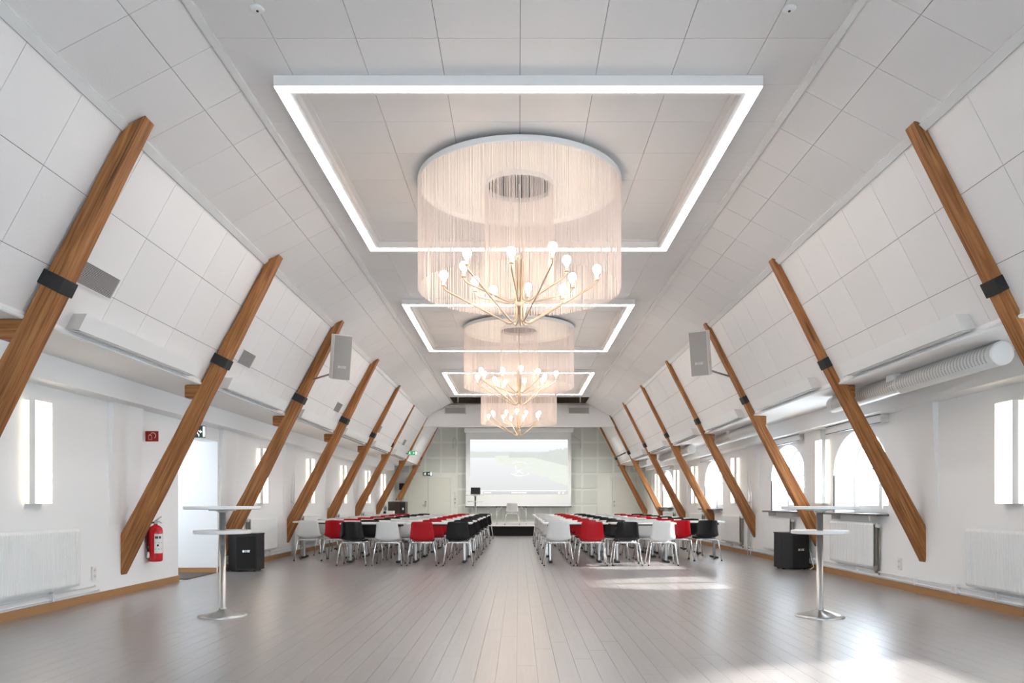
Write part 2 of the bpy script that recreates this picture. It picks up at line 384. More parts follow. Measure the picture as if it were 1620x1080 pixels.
for s in (-1, 1):
    sd_ = SIDE[s]
    # upper, flatter slope
    a, b = slope1(s, 0, -HID), slope1(s, 1, -HID); a2, b2 = slope1(s, 0, -0.1), slope1(s, 1, -0.1)
    o1 = struct('ceiling_' + sd_ + '_upper', MB().prism([a, b, b2, a2], YB, BEAM_Y[6]), 'joint', 'gently sloping tiled ceiling strip on the ' + sd_ + ' above the knee trim', 'ceiling')
    q = SEC[s]; L1 = math.hypot(q['k']-q['e'], ZK-ZC)
    ang1 = math.atan2(ZK-ZC, q['k']-q['e'])
    def place1(u, v, s=s):
        x, z = slope1(s, u/L1); x2, z2 = slope1(s, u/L1, 1.0)
        n = Vector((x2-x, 0, z2-z)).normalized(); t = Vector((s*(q['k']-q['e']), 0, ZK-ZC)).normalized(); y = n.cross(t)
        return Matrix(((t.x, y.x, n.x, x), (t.y, y.y, n.y, v), (t.z, y.z, n.z, z), (0, 0, 0, 1)))
    yy = [4.93-0.6*5+0.6*k for k in range(0, 60) if 4.93-0.6*5+0.6*k < BEAM_Y[6]-0.1] + [BEAM_Y[6]]
    tile_grid(o1, [0, 0.40*L1, L1], yy, place1)
    MB().prism([slope1(s, 0), slope1(s, 1), b, a], YB, yy[0]).build('ceiling_field', 'tile', o1)
    # lower, steep slope
    a, b = slope2(s, 0, -HID), slope2(s, 1, -HID); a2, b2 = slope2(s, 0, -0.06), slope2(s, 1, -0.06)
    o2 = struct('ceiling_' + sd_ + '_lower', MB().prism([a, b, b2, a2], YB, YF), 'joint', 'steep white tiled roof slope on the ' + sd_ + ' between knee trim and wall', 'ceiling')
    L2 = math.hypot(q['b']-q['k'], ZS-ZK)
    def place2(u, v, s=s):
        x, z = slope2(s, u/L2); x2, z2 = slope2(s, u/L2, 1.0)
        n = Vector((x2-x, 0, z2-z)).normalized(); t = Vector((s*(q['b']-q['k']), 0, ZS-ZK)).normalized(); y = n.cross(t)
        return Matrix(((t.x, y.x, n.x, x), (t.y, y.y, n.y, v), (t.z, y.z, n.z, z), (0, 0, 0, 1)))
    vs = []
    for by in BAYS[2:]:
        for d in (0, 0.36, 0.96, 1.56, 2.16, 2.76):
            if by + d < YF - 0.3: vs.append(by+d)
    vs.append(YF)
    tile_grid(o2, [0, 0.361*L2, 0.722*L2, L2], vs, place2)
    MB().prism([slope2(s, 0), slope2(s, 1), b, a], YB, vs[0]).build('ceiling_field', 'tile', o2)
    # soffit and wall box
    xb, xw = q['b'], q['w']
    xf = xw-0.27
    mbx = MB().box(*sorted((s*(xb-0.03), s*(xw+0.1))), YB, YF, ZS, ZS+0.06)
    struct('ceiling_' + sd_ + '_soffit', mbx, 'soffit', 'narrow flat cream soffit above the ' + sd_ + ' wall', 'soffit')
    mbx = MB().box(*sorted((s*xf, s*(xw+0.02))), YB, Y_SAGE, CAMZ+1.19, ZS)
    struct('trim_wall_box_' + sd_, mbx, 'paint', 'white boxed ledge along the top of the ' + sd_ + ' wall', 'boxing')
    # trims
    x0, z0 = slope1(s, 0.0, 0.0)
    mt = MB().prism([(s*(q['e']-0.02), ZC-0.001), (s*(q['e']-0.02), ZC-0.022), (slope1(s, 0.045, 0.02)), (slope1(s, 0.045, 0.0))], YB, BEAM_Y[6]-0.02)
    struct('trim_ridge_' + sd_, mt, 'trim', 'glossy pale plastic strip along the ' + sd_ + ' edge of the flat ceiling', 'trim')
    p0, p1, p2, p3 = slope1(s, 0.955, 0.0), slope1(s, 0.955, 0.016), slope2(s, 0.024, 0.016), slope2(s, 0.024, 0.0)
    struct('trim_knee_' + sd_, MB().prism([p0, p1, p2, p3], YB, BEAM_Y[6]-0.02), 'trim', 'glossy pale plastic strip along the ' + sd_ + ' knee of the roof slope', 'trim')
    tx, tz = slope2(s, 0.985, 0.02)
    struct('trim_foot_' + sd_, MB().tube([(tx, YB, tz), (tx, YF, tz)], 0.016, 8), 'trim', 'glossy round plastic strip along the foot of the ' + sd_ + ' roof slope', 'trim')
    # baseboard
    bb = MB()
    rng = [(YB, DOOR0), (DOOR1, YF)] if s < 0 else [(YB, YF)]
    for r0, r1 in rng: bb.box(*sorted((s*(xw-0.014), s*xw)), r0, r1, 0, 0.088)
    struct('baseboard_' + sd_, bb, 'base', 'orange-brown wooden skirting board along the ' + sd_ + ' wall', 'baseboard')

# left wall with doorway; slightly thicker pier face on the near side of each strut
mb = MB()
ZT = ZS+0.05
mb.box(XL-0.25, XL, YB, DOOR0, 0-0.1, ZT).box(XL-0.25, XL, DOOR1, Y_SAGE, -0.1, ZT).box(XL-0.25, XL, DOOR0, DOOR1, DOORZ, ZT)
wl = struct('wall_left', mb, 'paint', 'plain white plastered left side wall', 'wall')
# doorway recess
mb = MB().box(XL-1.8, XL-0.25, DOOR0-0.15, DOOR0, -0.1, DOORZ+0.3).box(XL-1.8, XL-0.25, DOOR1, DOOR1+0.15, -0.1, DOORZ+0.3)
mb.box(XL-1.8, XL-0.25, DOOR0, DOOR1, DOORZ+0.16, DOORZ+0.3)
mb.box(XL-1.9, XL-1.8, DOOR0-0.15, DOOR1+0.15, -0.1, 1.45).box(XL-1.9, XL-1.8, DOOR0-0.15, DOOR1+0.15, 1.9, DOORZ+0.3)
struct('wall_passage', mb, 'paint', 'white passage walls beyond the doorway in the left wall', 'wall')
struct('floor_passage', MB().box(XL-1.9, XL-0.0, DOOR0, DOOR1, -0.1, -0.002), 'soffit', 'pale floor of the passage beyond the left doorway', 'floor')
struct('baseboard_passage', MB().box(XL-1.8, XL-0.02, DOOR1-0.014, DOOR1, 0, 0.075), 'base', 'short wooden skirting board inside the left doorway', 'baseboard')
tag(MB().bevbox(XL-0.75, XL+0.02, DOOR0+0.25, DOOR1-0.1, 0.0, 0.012, 0.004).build('doormat', 'mat_dark'), 'dark brown doormat lying in the left doorway', 'doormat')

# leaning plaster piers behind the struts
for by in BEAM_Y[:7]:
    me = MB().prism([(XL-0.01, 0.66), (XL-0.01, CAMZ+1.2), (XL+0.075, CAMZ+1.2)], by-0.27, by+0.42).build('plaster_pier', 'paint', wl)
# right wall with arched windows
def arch_z(f):                      # f in 0..1 across the opening
    c = 2*f-1
    return SPRING + (ARCH-SPRING)*math.sqrt(max(0.0, 1-c*c))
NA = 20
mb = MB(); rv = 0.42
yprev = YB
for (a, b) in WIN:
    mb.box(XR, XR+0.02, yprev, a, -0.1, ZT)
    mb.box(XR, XR+0.02, a, b, -0.1, SILL)
    ysm = [a+(b-a)*0.5*(1-math.cos(math.pi*i/NA)) for i in range(NA+1)]
    for i in range(NA):
        z0, z1 = arch_z((ysm[i]-a)/(b-a)), arch_z((ysm[i+1]-a)/(b-a))
        mb.add([(XR, ysm[i], z0), (XR, ysm[i+1], z1), (XR, ysm[i+1], ZT), (XR, ysm[i], ZT)], [(0, 1, 2, 3)])
        mb.add([(XR, ysm[i], z0), (XR, ysm[i+1], z1), (XR+rv, ysm[i+1], z1), (XR+rv, ysm[i], z0)], [(0, 1, 2, 3)])
    mb.add([(XR, a, SILL), (XR+rv, a, SILL), (XR+rv, a, SPRING), (XR, a, SPRING)], [(0, 1, 2, 3)])
    mb.add([(XR, b, SILL), (XR+rv, b, SILL), (XR+rv, b, SPRING), (XR, b, SPRING)], [(0, 1, 2, 3)])
    mb.add([(XR, a, SILL), (XR+rv, a, SILL), (XR+rv, b, SILL), (XR, b, SILL)], [(0, 1, 2, 3)])
    yprev = b
mb.box(XR, XR+0.02, yprev, Y_SAGE, -0.1, ZT)
wr = struct('wall_right', mb, 'paint', 'white plastered right side wall with arched window openings', 'wall')
for by in BEAM_Y[:7]:
    if any(a-0.42 < by < b+0.27 for a, b in WIN): continue
    MB().prism([(XR+0.01, 0.72), (XR+0.01, CAMZ+1.2), (XR-0.075, CAMZ+1.2)], by-0.27, by+0.42).build('plaster_pier', 'paint', wr)

def arch_loop(a, b, inset, zbot):
    pts = [(a+inset, zbot)]
    for i in range(17):
        f = 0.5*(1-math.cos(math.pi*i/16)); c = 2*f-1
        y = (a+b)/2 + ((b-a)/2-inset)*c
        pts.append((y, SPRING + (ARCH-SPRING-inset)*math.sqrt(max(0, 1-c*c))))
    pts.append((b-inset, zbot)); return pts
def ring(outer, inner, x0, x1):
    mb = MB(); n = len(outer)
    vs = [(x0, y, z) for y, z in outer]+[(x0, y, z) for y, z in inner]+[(x1, y, z) for y, z in outer]+[(x1, y, z) for y, z in inner]
    fs = []
    for i in range(n):
        j = (i+1) % n
        fs += [(i, j, n+j, n+i), (2*n+i, 3*n+i, 3*n+j, 2*n+j), (i, 2*n+i, 2*n+j, j), (n+i, n+j, 3*n+j, 3*n+i)]
    return mb.add(vs, fs)
for k, (a, b) in enumerate(WIN):
    xg = XR+0.33
    w = ring(arch_loop(a, b, 0.0, SILL), arch_loop(a, b, 0.07, SILL+0.07), xg, xg+0.07).build('window_%d' % (k+1), 'white')
    lab = ['arched window out of frame, added for daylight', 'arched window beside the nearest strut on the right', 'nearest whole arched window behind the right bar table',
           'arched window second in view, behind the right floor speaker', 'arched window beyond the right wall pipes', 'farthest arched window near the right stage door'][k]
    tag(w, lab, 'window', kind='structure')
    ym = (a+b)/2
    MB().box(xg-0.01, xg+0.06, ym-0.05, ym+0.05, SILL+0.05, ARCH-0.06).build('mullion', 'white', w)
    for (u0, u1) in ((a, ym), (ym, b)):
        MB().box(xg+0.005, xg+0.05, u0+0.06, u1-0.04, SPRING+0.06, SPRING+0.095).build('glazing_bar', 'white', w)
        MB().box(xg+0.005, xg+0.05, u0+0.06, u1-0.04, SILL+0.06, SILL+0.11).build('sash_rail', 'white', w)
        MB().box(xg+0.02, xg+0.026, u0+0.06, u1-0.05, SILL+0.07, SPRING+0.07).build('pane', 'glass', w)
        lp = [p for p in arch_loop(a, b, 0.06, SPRING+0.07) if p[1] >= SPRING and ((u0 == a and p[0] <= ym-0.01) or (u0 != a and p[0] >= ym+0.01))]
        lp = ([(a+0.06, SPRING+0.07)]+lp+[(ym-0.05, ARCH-0.06), (ym-0.05, SPRING+0.07)]) if u0 == a else ([(ym+0.05, SPRING+0.07), (ym+0.05, ARCH-0.06)]+lp+[(b-0.06, SPRING+0.07)])
        n = len(lp)
        MB().add([(xg+0.023, y, z) for y, z in lp], [tuple(range(n))]).build('pane', 'glass', w)
    h = MB().bevbox(xg-0.035, xg-0.01, ym-0.012, ym+0.012, SILL+0.42, SILL+0.56, 0.004).build('handle', 'steel', w)
    MB().bevbox(XR-0.17, XR+rv-0.05, a-0.03, b+0.03, SILL-0.03, SILL, 0.004).build('window_sill', 'slate', w)
    for yy_ in (a+0.25, b-0.25):
        MB().box(XR-0.14, XR, yy_-0.012, yy_+0.012, SILL-0.10, SILL-0.03).build('sill_bracket', 'off_white', w)
    pd = bpy.data.lights.new('window_daylight_portal', 'AREA'); pd.shape = 'RECTANGLE'; pd.size = b-a; pd.size_y = ARCH-SILL; pd.cycles.is_portal = True
    po = bpy.data.objects.new('window_daylight_portal', pd); COL.objects.link(po); po.location = (XR+0.46, ym, (SILL+ARCH)/2)
    po.rotation_euler = (math.radians(90), 0, math.radians(90))
    if k >= 1:
        # roller blind cassette above the window
        t = thing('roller_blind', ['', 'white roller blind cassette above the window at the nearest right strut', 'nearest whole white roller blind cassette above a right window',
                  'white roller blind cassette above the second whole right window', 'white roller blind cassette above the right window past the pipes', 'farthest white roller blind cassette on the right wall'][k], 'blind', (XR, ym, 2.20), 0, 'roller blind cassettes')
        MB().bevbox(-0.11, 0.0, -(b-a)/2-0.02, (b-a)/2+0.02, 0, 0.105, 0.008).build('cassette', 'white', t)
        MB().bevbox(-0.114, 0.002, -(b-a)/2-0.03, -(b-a)/2-0.018, -0.002, 0.108, 0.003).build('end_cap', 'off_white', t)
        MB().box(-0.116, -0.10, -(b-a)/2-0.02, (b-a)/2+0.02, -0.006, 0.002).build('bottom_rail', 'black', t)
        MB().box(-0.116, -0.106, -(b-a)/2-0.02, (b-a)/2+0.02, 0.103, 0.109).build('top_rail', 'black', t)
pd = bpy.data.lights.new('passage_daylight_portal', 'AREA'); pd.shape = 'RECTANGLE'; pd.size = DOOR1-DOOR0+0.2; pd.size_y = 0.6; pd.cycles.is_portal = True
po = bpy.data.objects.new('passage_daylight_portal', pd); COL.objects.link(po); po.location = (XL-1.95, (DOOR0+DOOR1)/2, 1.625)
po.rotation_euler = (math.radians(90), 0, math.radians(-90))

# wall behind the camera, stage wall and its returns
ADDED_FWIN = [(-3.3, -1.5), (-0.9, 0.9), (1.5, 3.3)]  # unseen windows, added to bring in daylight from behind the camera
mb = MB().box(XL-0.3, XR+0.5, YB-0.2, YB, -0.1, 0.9).box(XL-0.3, XR+0.5, YB-0.2, YB, 2.9, ZC+0.2)
xe = [XL-0.3] + [v for w_ in ADDED_FWIN for v in w_] + [XR+0.5]
for i in range(0, len(xe), 2): mb.box(xe[i], xe[i+1], YB-0.2, YB, 0.9, 2.9)
struct('wall_front', mb, 'paint', 'white end wall with three added windows behind the camera', 'wall')
for i, (a, b) in enumerate(ADDED_FWIN):
    f = MB().box(a, a+0.06, YB-0.15, YB-0.08, 0.9, 2.9).box(b-0.06, b, YB-0.15, YB-0.08, 0.9, 2.9).box(a, b, YB-0.15, YB-0.08, 0.9, 0.96).box(a, b, YB-0.15, YB-0.08, 2.84, 2.9)
    w = struct('window_%d' % (len(WIN)+1+i), f, 'white', '%s of three tall windows added behind the camera for daylight' % ['leftmost', 'middle', 'rightmost'][i], 'window')
    MB().box((a+b)/2-0.03, (a+b)/2+0.03, YB-0.14, YB-0.09, 0.96, 2.84).build('mullion', 'white', w)
    for (u0, u1) in ((a+0.06, (a+b)/2-0.03), ((a+b)/2+0.03, b-0.06)): MB().box(u0, u1, YB-0.12, YB-0.114, 0.96, 2.84).build('pane', 'glass', w)
    pd = bpy.data.lights.new('window_daylight_portal', 'AREA'); pd.shape = 'RECTANGLE'; pd.size = b-a; pd.size_y = 2.0; pd.cycles.is_portal = True
    po = bpy.data.objects.new('window_daylight_portal', pd); COL.objects.link(po); po.location = ((a+b)/2, YB-0.22, 1.9)
    po.rotation_euler = (math.radians(90), 0, math.radians(180))
wb = struct('wall_back', MB().box(XL-0.3, XR+0.5, YF, YF+0.2, -0.1, ZC+0.6), 'sage', 'sage green end wall with perforated square panels behind the stage', 'wall')
struct('wall_back_return_left', MB().box(XL-0.25, XL, Y_SAGE, YF, -0.1, ZT), 'sage', 'sage green return of the left wall beside the stage', 'wall')
struct('wall_back_return_right', MB().box(XR, XR+0.25, Y_SAGE, YF, -0.1, ZT), 'sage', 'sage green return of the right wall beside the stage', 'wall')
struct('trim_corner_right', MB().box(XR-0.06, XR+0.02, Y_SAGE-0.05, Y_SAGE, 0, CAMZ+1.19), 'white', 'white vertical corner trim on the right wall near the stage', 'trim')
# panels: pitch 0.617
pm = MB().bevbox(-0.265, 0.265, -0.022, 0.0, -0.265, 0.265, 0.004).mesh('acoustic_panel'); pm.materials.append(M['sage_panel'])
KP = 29.5/1185.0
DOORS = [((642-820)*KP, (713-820)*KP), ((968-820)*KP, (1007-820)*KP)]
def inside_gable(x, z):
    s = -1 if x < 0 else 1; q = SEC[s]; ax = abs(x)
    if z < ZS+0.02: return ax < q['w']
    return ax < q['k']+(q['b']-q['k'])*(ZK-z)/(ZK-ZS)
for i in range(-7, 9):
    for j in range(0, 7):
        x = (685.5-820)*KP + 0.617*(i+5) ; z = CAMZ + (795-711.7)*KP + 0.617*(j-4)
        if z < 0.2 or z > 3.95: continue
        if not any(inside_gable(x+dx, z+dz) for dx in (-0.2, 0.2) for dz in (-0.2, 0.2)): continue
        if any(d0-0.35 < x < d1+0.35 and z < 2.10+0.33 for d0, d1 in DOORS): continue
        link('acoustic_panel', pm, wb, (x, YF, z))
# stage doors
def stage_door(n, x0, x1, leaves, lab):
    w = struct('door_%d' % n, MB().box(x0-0.07, x0, YF-0.05, YF, 0, 2.16).box(x1, x1+0.07, YF-0.05, YF, 0, 2.16).box(x0, x1, YF-0.05, YF, 2.10, 2.16), 'sage', lab, 'door')
    lw = (x1-x0)/leaves
    for k in range(leaves):
        lf = MB().bevbox(x0+lw*k+0.006, x0+lw*(k+1)-0.006, YF-0.035, YF-0.002, 0.01, 2.095, 0.004).build('door_leaf', 'door_sage', w)
        if k == 0:
            hx = x0+lw-0.10 if leaves == 2 else x0+0.09
            MB().bevbox(hx-0.03, hx+0.03, YF-0.05, YF-0.035, 0.95, 1.2, 0.005).build('lock_plate', 'steel', lf)
            MB().tube([(hx, YF-0.05, 1.02), (hx, YF-0.09, 1.02), (hx-(0.12 if leaves == 2 else -0.12), YF-0.09, 1.02)], 0.011, 6).build('lever_handle', 'steel', lf)
            MB().lathe([(0.02, -0.052), (0.02, -0.035)], 10, (hx, YF, 1.16), axis='y').build('cylinder_lock', 'black', lf)
stage_door(1, *DOORS[0], 2, 'sage green double door in the end wall left of the screen')
stage_door(2, *DOORS[1], 1, 'sage green single door in the end wall at the far right')
# header beam in front of the stage and dark attic gap above it
hy = BEAM_Y[6]
def s2x(s, z): return s*(SEC[s]['k']+(SEC[s]['b']-SEC[s]['k'])*(ZK-z)/(ZK-ZS))
zb, zt = CAMZ+2.60, CAMZ+3.345
hp = [(s2x(-1, zb), zb), (s2x(1, zb), zb), (SEC[1]['k'], ZK), (SEC[1]['e']+0.1, zt), (-SEC[-1]['e']-0.1, zt), (-SEC[-1]['k'], ZK)]
struct('trim_header', MB().prism(hp, hy+0.02, hy+0.30), 'paint', 'broad white header beam spanning the hall before the stage', 'header')
mb = MB().box(-3.4, 3.5, Y_CEIL_END-0.3, 29.6, 5.3, 5.4).box(-3.4, 3.5, 26.6, 26.7, 4.4, 5.4).box(-3.4, 3.5, Y_CEIL_END-0.05, Y_CEIL_END, ZC+0.1, 5.4).box(-3.4, -3.3, Y_CEIL_END, 29.6, 4.0, 5.4).box(3.4, 3.5, Y_CEIL_END, 29.6, 4.0, 5.4)
struct('ceiling_attic', mb, 'brown_void', 'dark brown boarded attic seen above the white header', 'attic')
mb = MB().box(-SEC[-1]['k']-0.1, SEC[1]['k']+0.1, hy+0.3, YF, 4.45, 4.55)
struct('ceiling_stage', mb, 'tile', 'flat white ceiling over the stage behind the header', 'ceiling')
for s in (-1, 1):
    a, b = slope1(s, 0.1, 0), slope1(s, 1, 0); a2, b2 = slope1(s, 0.1, -0.1), slope1(s, 1, -0.1)
    struct('ceiling_stage_' + SIDE[s], MB().prism([a, b, b2, a2], hy+0.3, YF), 'tile', 'sloping white ceiling over the ' + SIDE[s] + ' of the stage', 'ceiling')
for s, px in ((-1, -2.0), (1, 2.05)):
    tag(MB().tube([(px, 24.8, zt-0.02), (px, 24.8, 5.3)], 0.018, 8).build('hanger_rod', 'off_white'), 'pale hanger rod in the attic gap above the header, ' + SIDE[s] + ' one', 'rod')

# stage
st = struct('trim_stage', MB().box(-2.45, 3.2, 25.25, 29.44, 0, 0.30), 'black_carpet', 'low black carpeted stage podium in front of the screen', 'stage')
MB().bevbox(-2.45, 3.2, 25.22, 29.44, 0.30, 0.33, 0.005).build('stage_deck', 'vent', st)
MB().bevbox(-2.48, 3.23, 25.19, 25.22, 0.296, 0.332, 0.004).build('stage_edge', 'cabinet', st)

# ================================================================== TIMBER STRUTS
def beam_mesh(poly, y0, y1, p, d):
    """poly (x,z); uv: along d / across"""
    n = len(poly)
    mb = MB().prism(poly, y0, y1)
    me = mb.mesh('timber'); 
    bm = bmesh.new(); bm.from_mesh(me)
    bmesh.ops.bevel(bm, geom=[e for e in bm.edges], offset=0.012, segments=1, affect='EDGES')
    bm.to_mesh(me); bm.free()
    uv = me.uv_layers.new(name='UVMap')
    c = Vector((-d.z, 0, d.x))
    for lp in me.loops:
        co = me.vertices[lp.vertex_index].co
        r = Vector((co.x-p.x, 0, co.z-p.z))
        uv.data[lp.index].uv = (r.dot(d)*0.6, r.dot(c)*0.6+(co.y-y0)*0.6)
    me.materials.append(M['beam']); me.update(); return me
TH = 0.16
for s in (-1, 1):
    if s < 0: it, ob, ib = Vector((2.905, 0, CAMZ+3.03)), Vector((4.86, 0, CAMZ-0.41)), Vector((4.86, 0, CAMZ-0.92))
    else: it, ob, ib = Vector((3.09, 0, CAMZ+2.98)), Vector((4.98, 0, CAMZ-0.31)), Vector((4.98, 0, CAMZ-0.765))
    d0 = (ib-it).normalized()
    for k, by in enumerate(BEAM_Y):
        lab = '%s timber strut on the %s, slanting from wall to roof' % (NEAR[k], SIDE[s])
        t = thing('timber_strut', lab, 'timber strut', (s*SEC[s]['w'], by, CAMZ-0.89 if s < 0 else CAMZ-0.765), 0, SIDE[s] + ' row of timber struts')
        inv = t.location.copy()
        # cut the tip by the upper slope
        i2 = it.copy(); 
        sh = [0, 0, 0, 0.02, 0.08, 0.15, 0.155, 0.155][k] if s < 0 else 0.0
        if s < 0:
            ot = Vector((3.075+sh, 0, ZK-0.9*sh))
            i2 = Vector((it.x+sh, 0, ZC+(ZK-ZC)*((it.x+sh)-2.22)/(3.08-2.22)-0.002))
        else:
            ot = it + (ob-ib) * 0.52 + Vector((0.0, 0, -0.11))
        NS = 11                                  # hewn, slightly uneven edges
        edge_o = [ot.lerp(ob+Vector((sh, 0, 0)), j/NS) for j in range(NS+1)]
        edge_i = [(ib+Vector((sh, 0, 0))).lerp(i2, j/NS) for j in range(NS+1)]
        for e_ in (edge_o, edge_i):
            for j in range(1, NS): e_[j] += Vector((random.uniform(-0.007, 0.007), 0, random.uniform(-0.05, 0.05)*0.0))
        poly = [(i2.x, i2.z)] + [(p_.x, p_.z) for p_ in edge_o] + [(p_.x, p_.z) for p_ in edge_i[:-1]]
        poly = [(s*x-inv.x, z-inv.z) for x, z in poly]
        d = Vector((s*d0.x, 0, d0.z))
        me = beam_mesh(poly, 0, TH, Vector((poly[0][0], 0, poly[0][1])), d)
        link('timber', me, t)
        # strap
        H = 1.695
        f = (it.z-(CAMZ+H))/(it.z-ib.z)
        pi_ = it.lerp(ib, f); wdt = 0.175
        nrm = Vector((-d0.z, 0, d0.x))            # towards the outside
        c = pi_ + nrm*(wdt/2) + Vector((sh, 0, 0)); c = Vector((s*c.x-inv.x, TH/2, c.z-inv.z))
        dd = Vector((s*d0.x, 0, d0.z)); nn = Vector((s*nrm.x, 0, nrm.z))
        R = Matrix(((nn.x, 0, dd.x, c.x), (0, 1, 0, c.y), (nn.z, 0, dd.z, c.z), (0, 0, 0, 1)))
        MB().bevbox(-wdt/2-0.012, wdt/2+0.004, -TH/2-0.012, TH/2+0.012, -0.062, 0.062, 0.006, R).build('iron_strap', 'iron', t)
        # stub block carrying the soffit
        x0 = s*(SEC[s]['b']-0.04)-inv.x; x1 = s*(SEC[s]['b']+0.17)-inv.x
        pb = beam_mesh([(x0, ZS-0.003-inv.z), (x1, ZS-0.003-inv.z), (x1, ZS-0.16-inv.z), (x0+s*0.06, ZS-0.16-inv.z)], 0.01, TH-0.01, Vector((x0, 0, 0)), Vector((1, 0, 0)))
        link('stub_block', pb, t)

# ================================================================== CEILING LIGHT FRAMES
FR = [5.94, 12.49, 19.04]; FW = 1.942; FL = 3.885; ZF = CAMZ+3.30
def frame_ring(x0, x1, y0, y1, w, z0, z1):
    o = [(x0, y0), (x1, y0), (x1, y1), (x0, y1)]; i = [(x0+w, y0+w), (x1-w, y0+w), (x1-w, y1-w), (x0+w, y1-w)]
    mb = MB(); vs = [(x, y, z0) for x, y in o]+[(x, y, z0) for x, y in i]+[(x, y, z1) for x, y in o]+[(x, y, z1) for x, y in i]
    fs = []
    for k in range(4):
        j = (k+1) % 4
        fs += [(k, j, 4+j, 4+k), (8+k, 12+k, 12+j, 8+j), (k, 8+k, 8+j, j), (4+k, 4+j, 12+j, 12+k)]
    return mb.add(vs, fs)
for k, fy in enumerate(FR):
    t = thing('ceiling_light_frame', ['large square ceiling light frame nearest the camera, around the nearest chandelier', 'square ceiling light frame in the middle of the row', 'farthest square ceiling light frame, next to the white header'][k], 'ceiling light', (0, fy+FL/2, ZC), 0, 'square ceiling light frames')
    h = FL/2
    frame_ring(-FW, FW, -h, h, 0.135, -0.086, -0.001).build('frame', 'tile', t)
    frame_ring(-FW+0.004, FW-0.004, -h+0.004, h-0.004, 0.085, -0.0905, -0.0862).build('light_strip', 'strip', t)
    frame_ring(-FW+0.135, FW-0.135, -h+0.135, h-0.135, 0.05, -0.012, -0.001).build('inner_trim', 'tile', t)

# ================================================================== CHANDELIERS
def bulb_profile():
    return [(0.013, 0.0), (0.017, 0.012), (0.03, 0.03), (0.042, 0.05), (0.046, 0.07), (0.042, 0.09), (0.028, 0.108), (0.008, 0.116), (0.0001, 0.1165)]
bulb_me = MB().lathe(bulb_profile(), 12).mesh('bulb'); bulb_me.materials.append(M['bulb'])
sock_me = MB().lathe([(0.012, -0.05), (0.026, -0.046), (0.026, -0.036), (0.019, -0.034), (0.017, 0.004), (0.013, 0.006)], 12).mesh('lamp_socket'); sock_me.materials.append(M['brass'])
def fringe(R, z0, z1, n, w):
    mb = MB()
    for i in range(n):
        t = 2*math.pi*(i+random.uniform(-0.35, 0.35))/n; r = R+random.uniform(-0.006, 0.006)
        c, sn = math.cos(t), math.sin(t); zz = z0+random.uniform(-0.008, 0.008)
        hw, hd = w/2*random.uniform(0.75, 1.2), 0.0015
        tx, ty = -sn, c
        p = [(r*c+tx*hw, r*sn+ty*hw), (r*c+c*hd*2, r*sn+sn*hd*2), (r*c-tx*hw, r*sn-ty*hw)]
        mb.add([(x, y, zz) for x, y in p]+[(x, y, z1) for x, y in p], [(0, 1, 4, 3), (1, 2, 5, 4), (2, 0, 3, 5), (0, 2, 1)])
    return mb
BULBS = [(-.82, .25), (-.58, -.07), (-.52, -.46), (-.49, .46), (-.30, .80), (-.08, -.52), (.10, .70), (.32, -.65), (.50, .76), (.48, -.26), (.58, .32), (.82, .04)]
def chandelier(y, lab, k):
    # origin at the ceiling
    t = thing('chandelier', lab, 'chandelier', (0.012, y, ZC), 0, 'fringed round chandeliers')
    H = lambda h: h-3.39
    R = 1.06
    MB().lathe([(0.0001, H(3.345)), (R-0.012, H(3.345)), (R-0.012, H(3.292)), (R, H(3.292)), (R+0.004, H(3.30)), (R+0.004, H(3.352)), (0.0001, H(3.352))], 72, smooth=False).build('canopy_disc', 'white', t)
    MB().lathe([(0.12, H(3.351)), (0.12, -0.001)], 24).build('ceiling_mount', 'white', t)
    MB().lathe([(0.345, H(3.345)), (0.345, H(3.295)), (0.363, H(3.295)), (0.363, H(3.345))], 48, smooth=False).build('inner_ring', 'white', t)
    fo = fringe(R-0.006, H(2.22), H(3.30), 560, 0.0054).build('outer_fringe', 'fringe', t); fo['kind'] = 'stuff'
    fi = fringe(0.354, H(2.22), H(3.30), 130, 0.0052).build('inner_fringe', 'fringe', t); fi['kind'] = 'stuff'
    MB().tube([(0, 0, H(3.345)), (0, 0, H(1.98))], 0.012, 8).lathe([(0.03, H(2.62)), (0.045, H(2.6)), (0.045, H(2.57)), (0.02, H(2.55))], 12).lathe([(0.03, H(2.12)), (0.05, H(2.10)), (0.05, H(2.06)), (0.03, H(2.04))], 12).build('stem', 'brass', t)
    for i, (bx, byy) in enumerate(BULBS):
        ca, sa = 1.0, 0.0
        if k: a = k*0.9; ca, sa = math.cos(a), math.sin(a)
        x, yv = bx*ca-byy*sa, bx*sa+byy*ca
        r = math.hypot(x, yv); ux, uy = x/r, yv/r
        low = r > 0.7 or i in (2, 7)
        hb = 1.88 if low else 2.10
        zt_ = 2.345
        pts = [(0.04, 2.55), (0.04, hb+0.07)]
        for a in range(1, 6):
            th = math.radians(a*24)
            pts.append((0.04+0.06*(1-math.cos(th)), hb+0.07-0.06*math.sin(th)))
        pts += [(r-0.05, zt_-0.06), (r-0.015, zt_-0.035), (r, zt_-0.005), (r, zt_+0.02)]
        arm = MB().tube([(ux*a, uy*a, H(h)) for a, h in pts], 0.0095, 6).build('arm', 'brass', t)
        link('lamp_socket', sock_me, arm, (x, yv, H(zt_+0.05)))
        link('bulb', bulb_me, arm, (x, yv, H(zt_+0.055)))
    return t
chandelier(7.88, 'large round fringed chandelier nearest the camera, twelve bulbs lit', 0)
chandelier(14.44, 'round fringed chandelier second from the camera, partly behind the first', 1)
chandelier(20.98, 'farthest round fringed chandelier, just in front of the white header', 2)

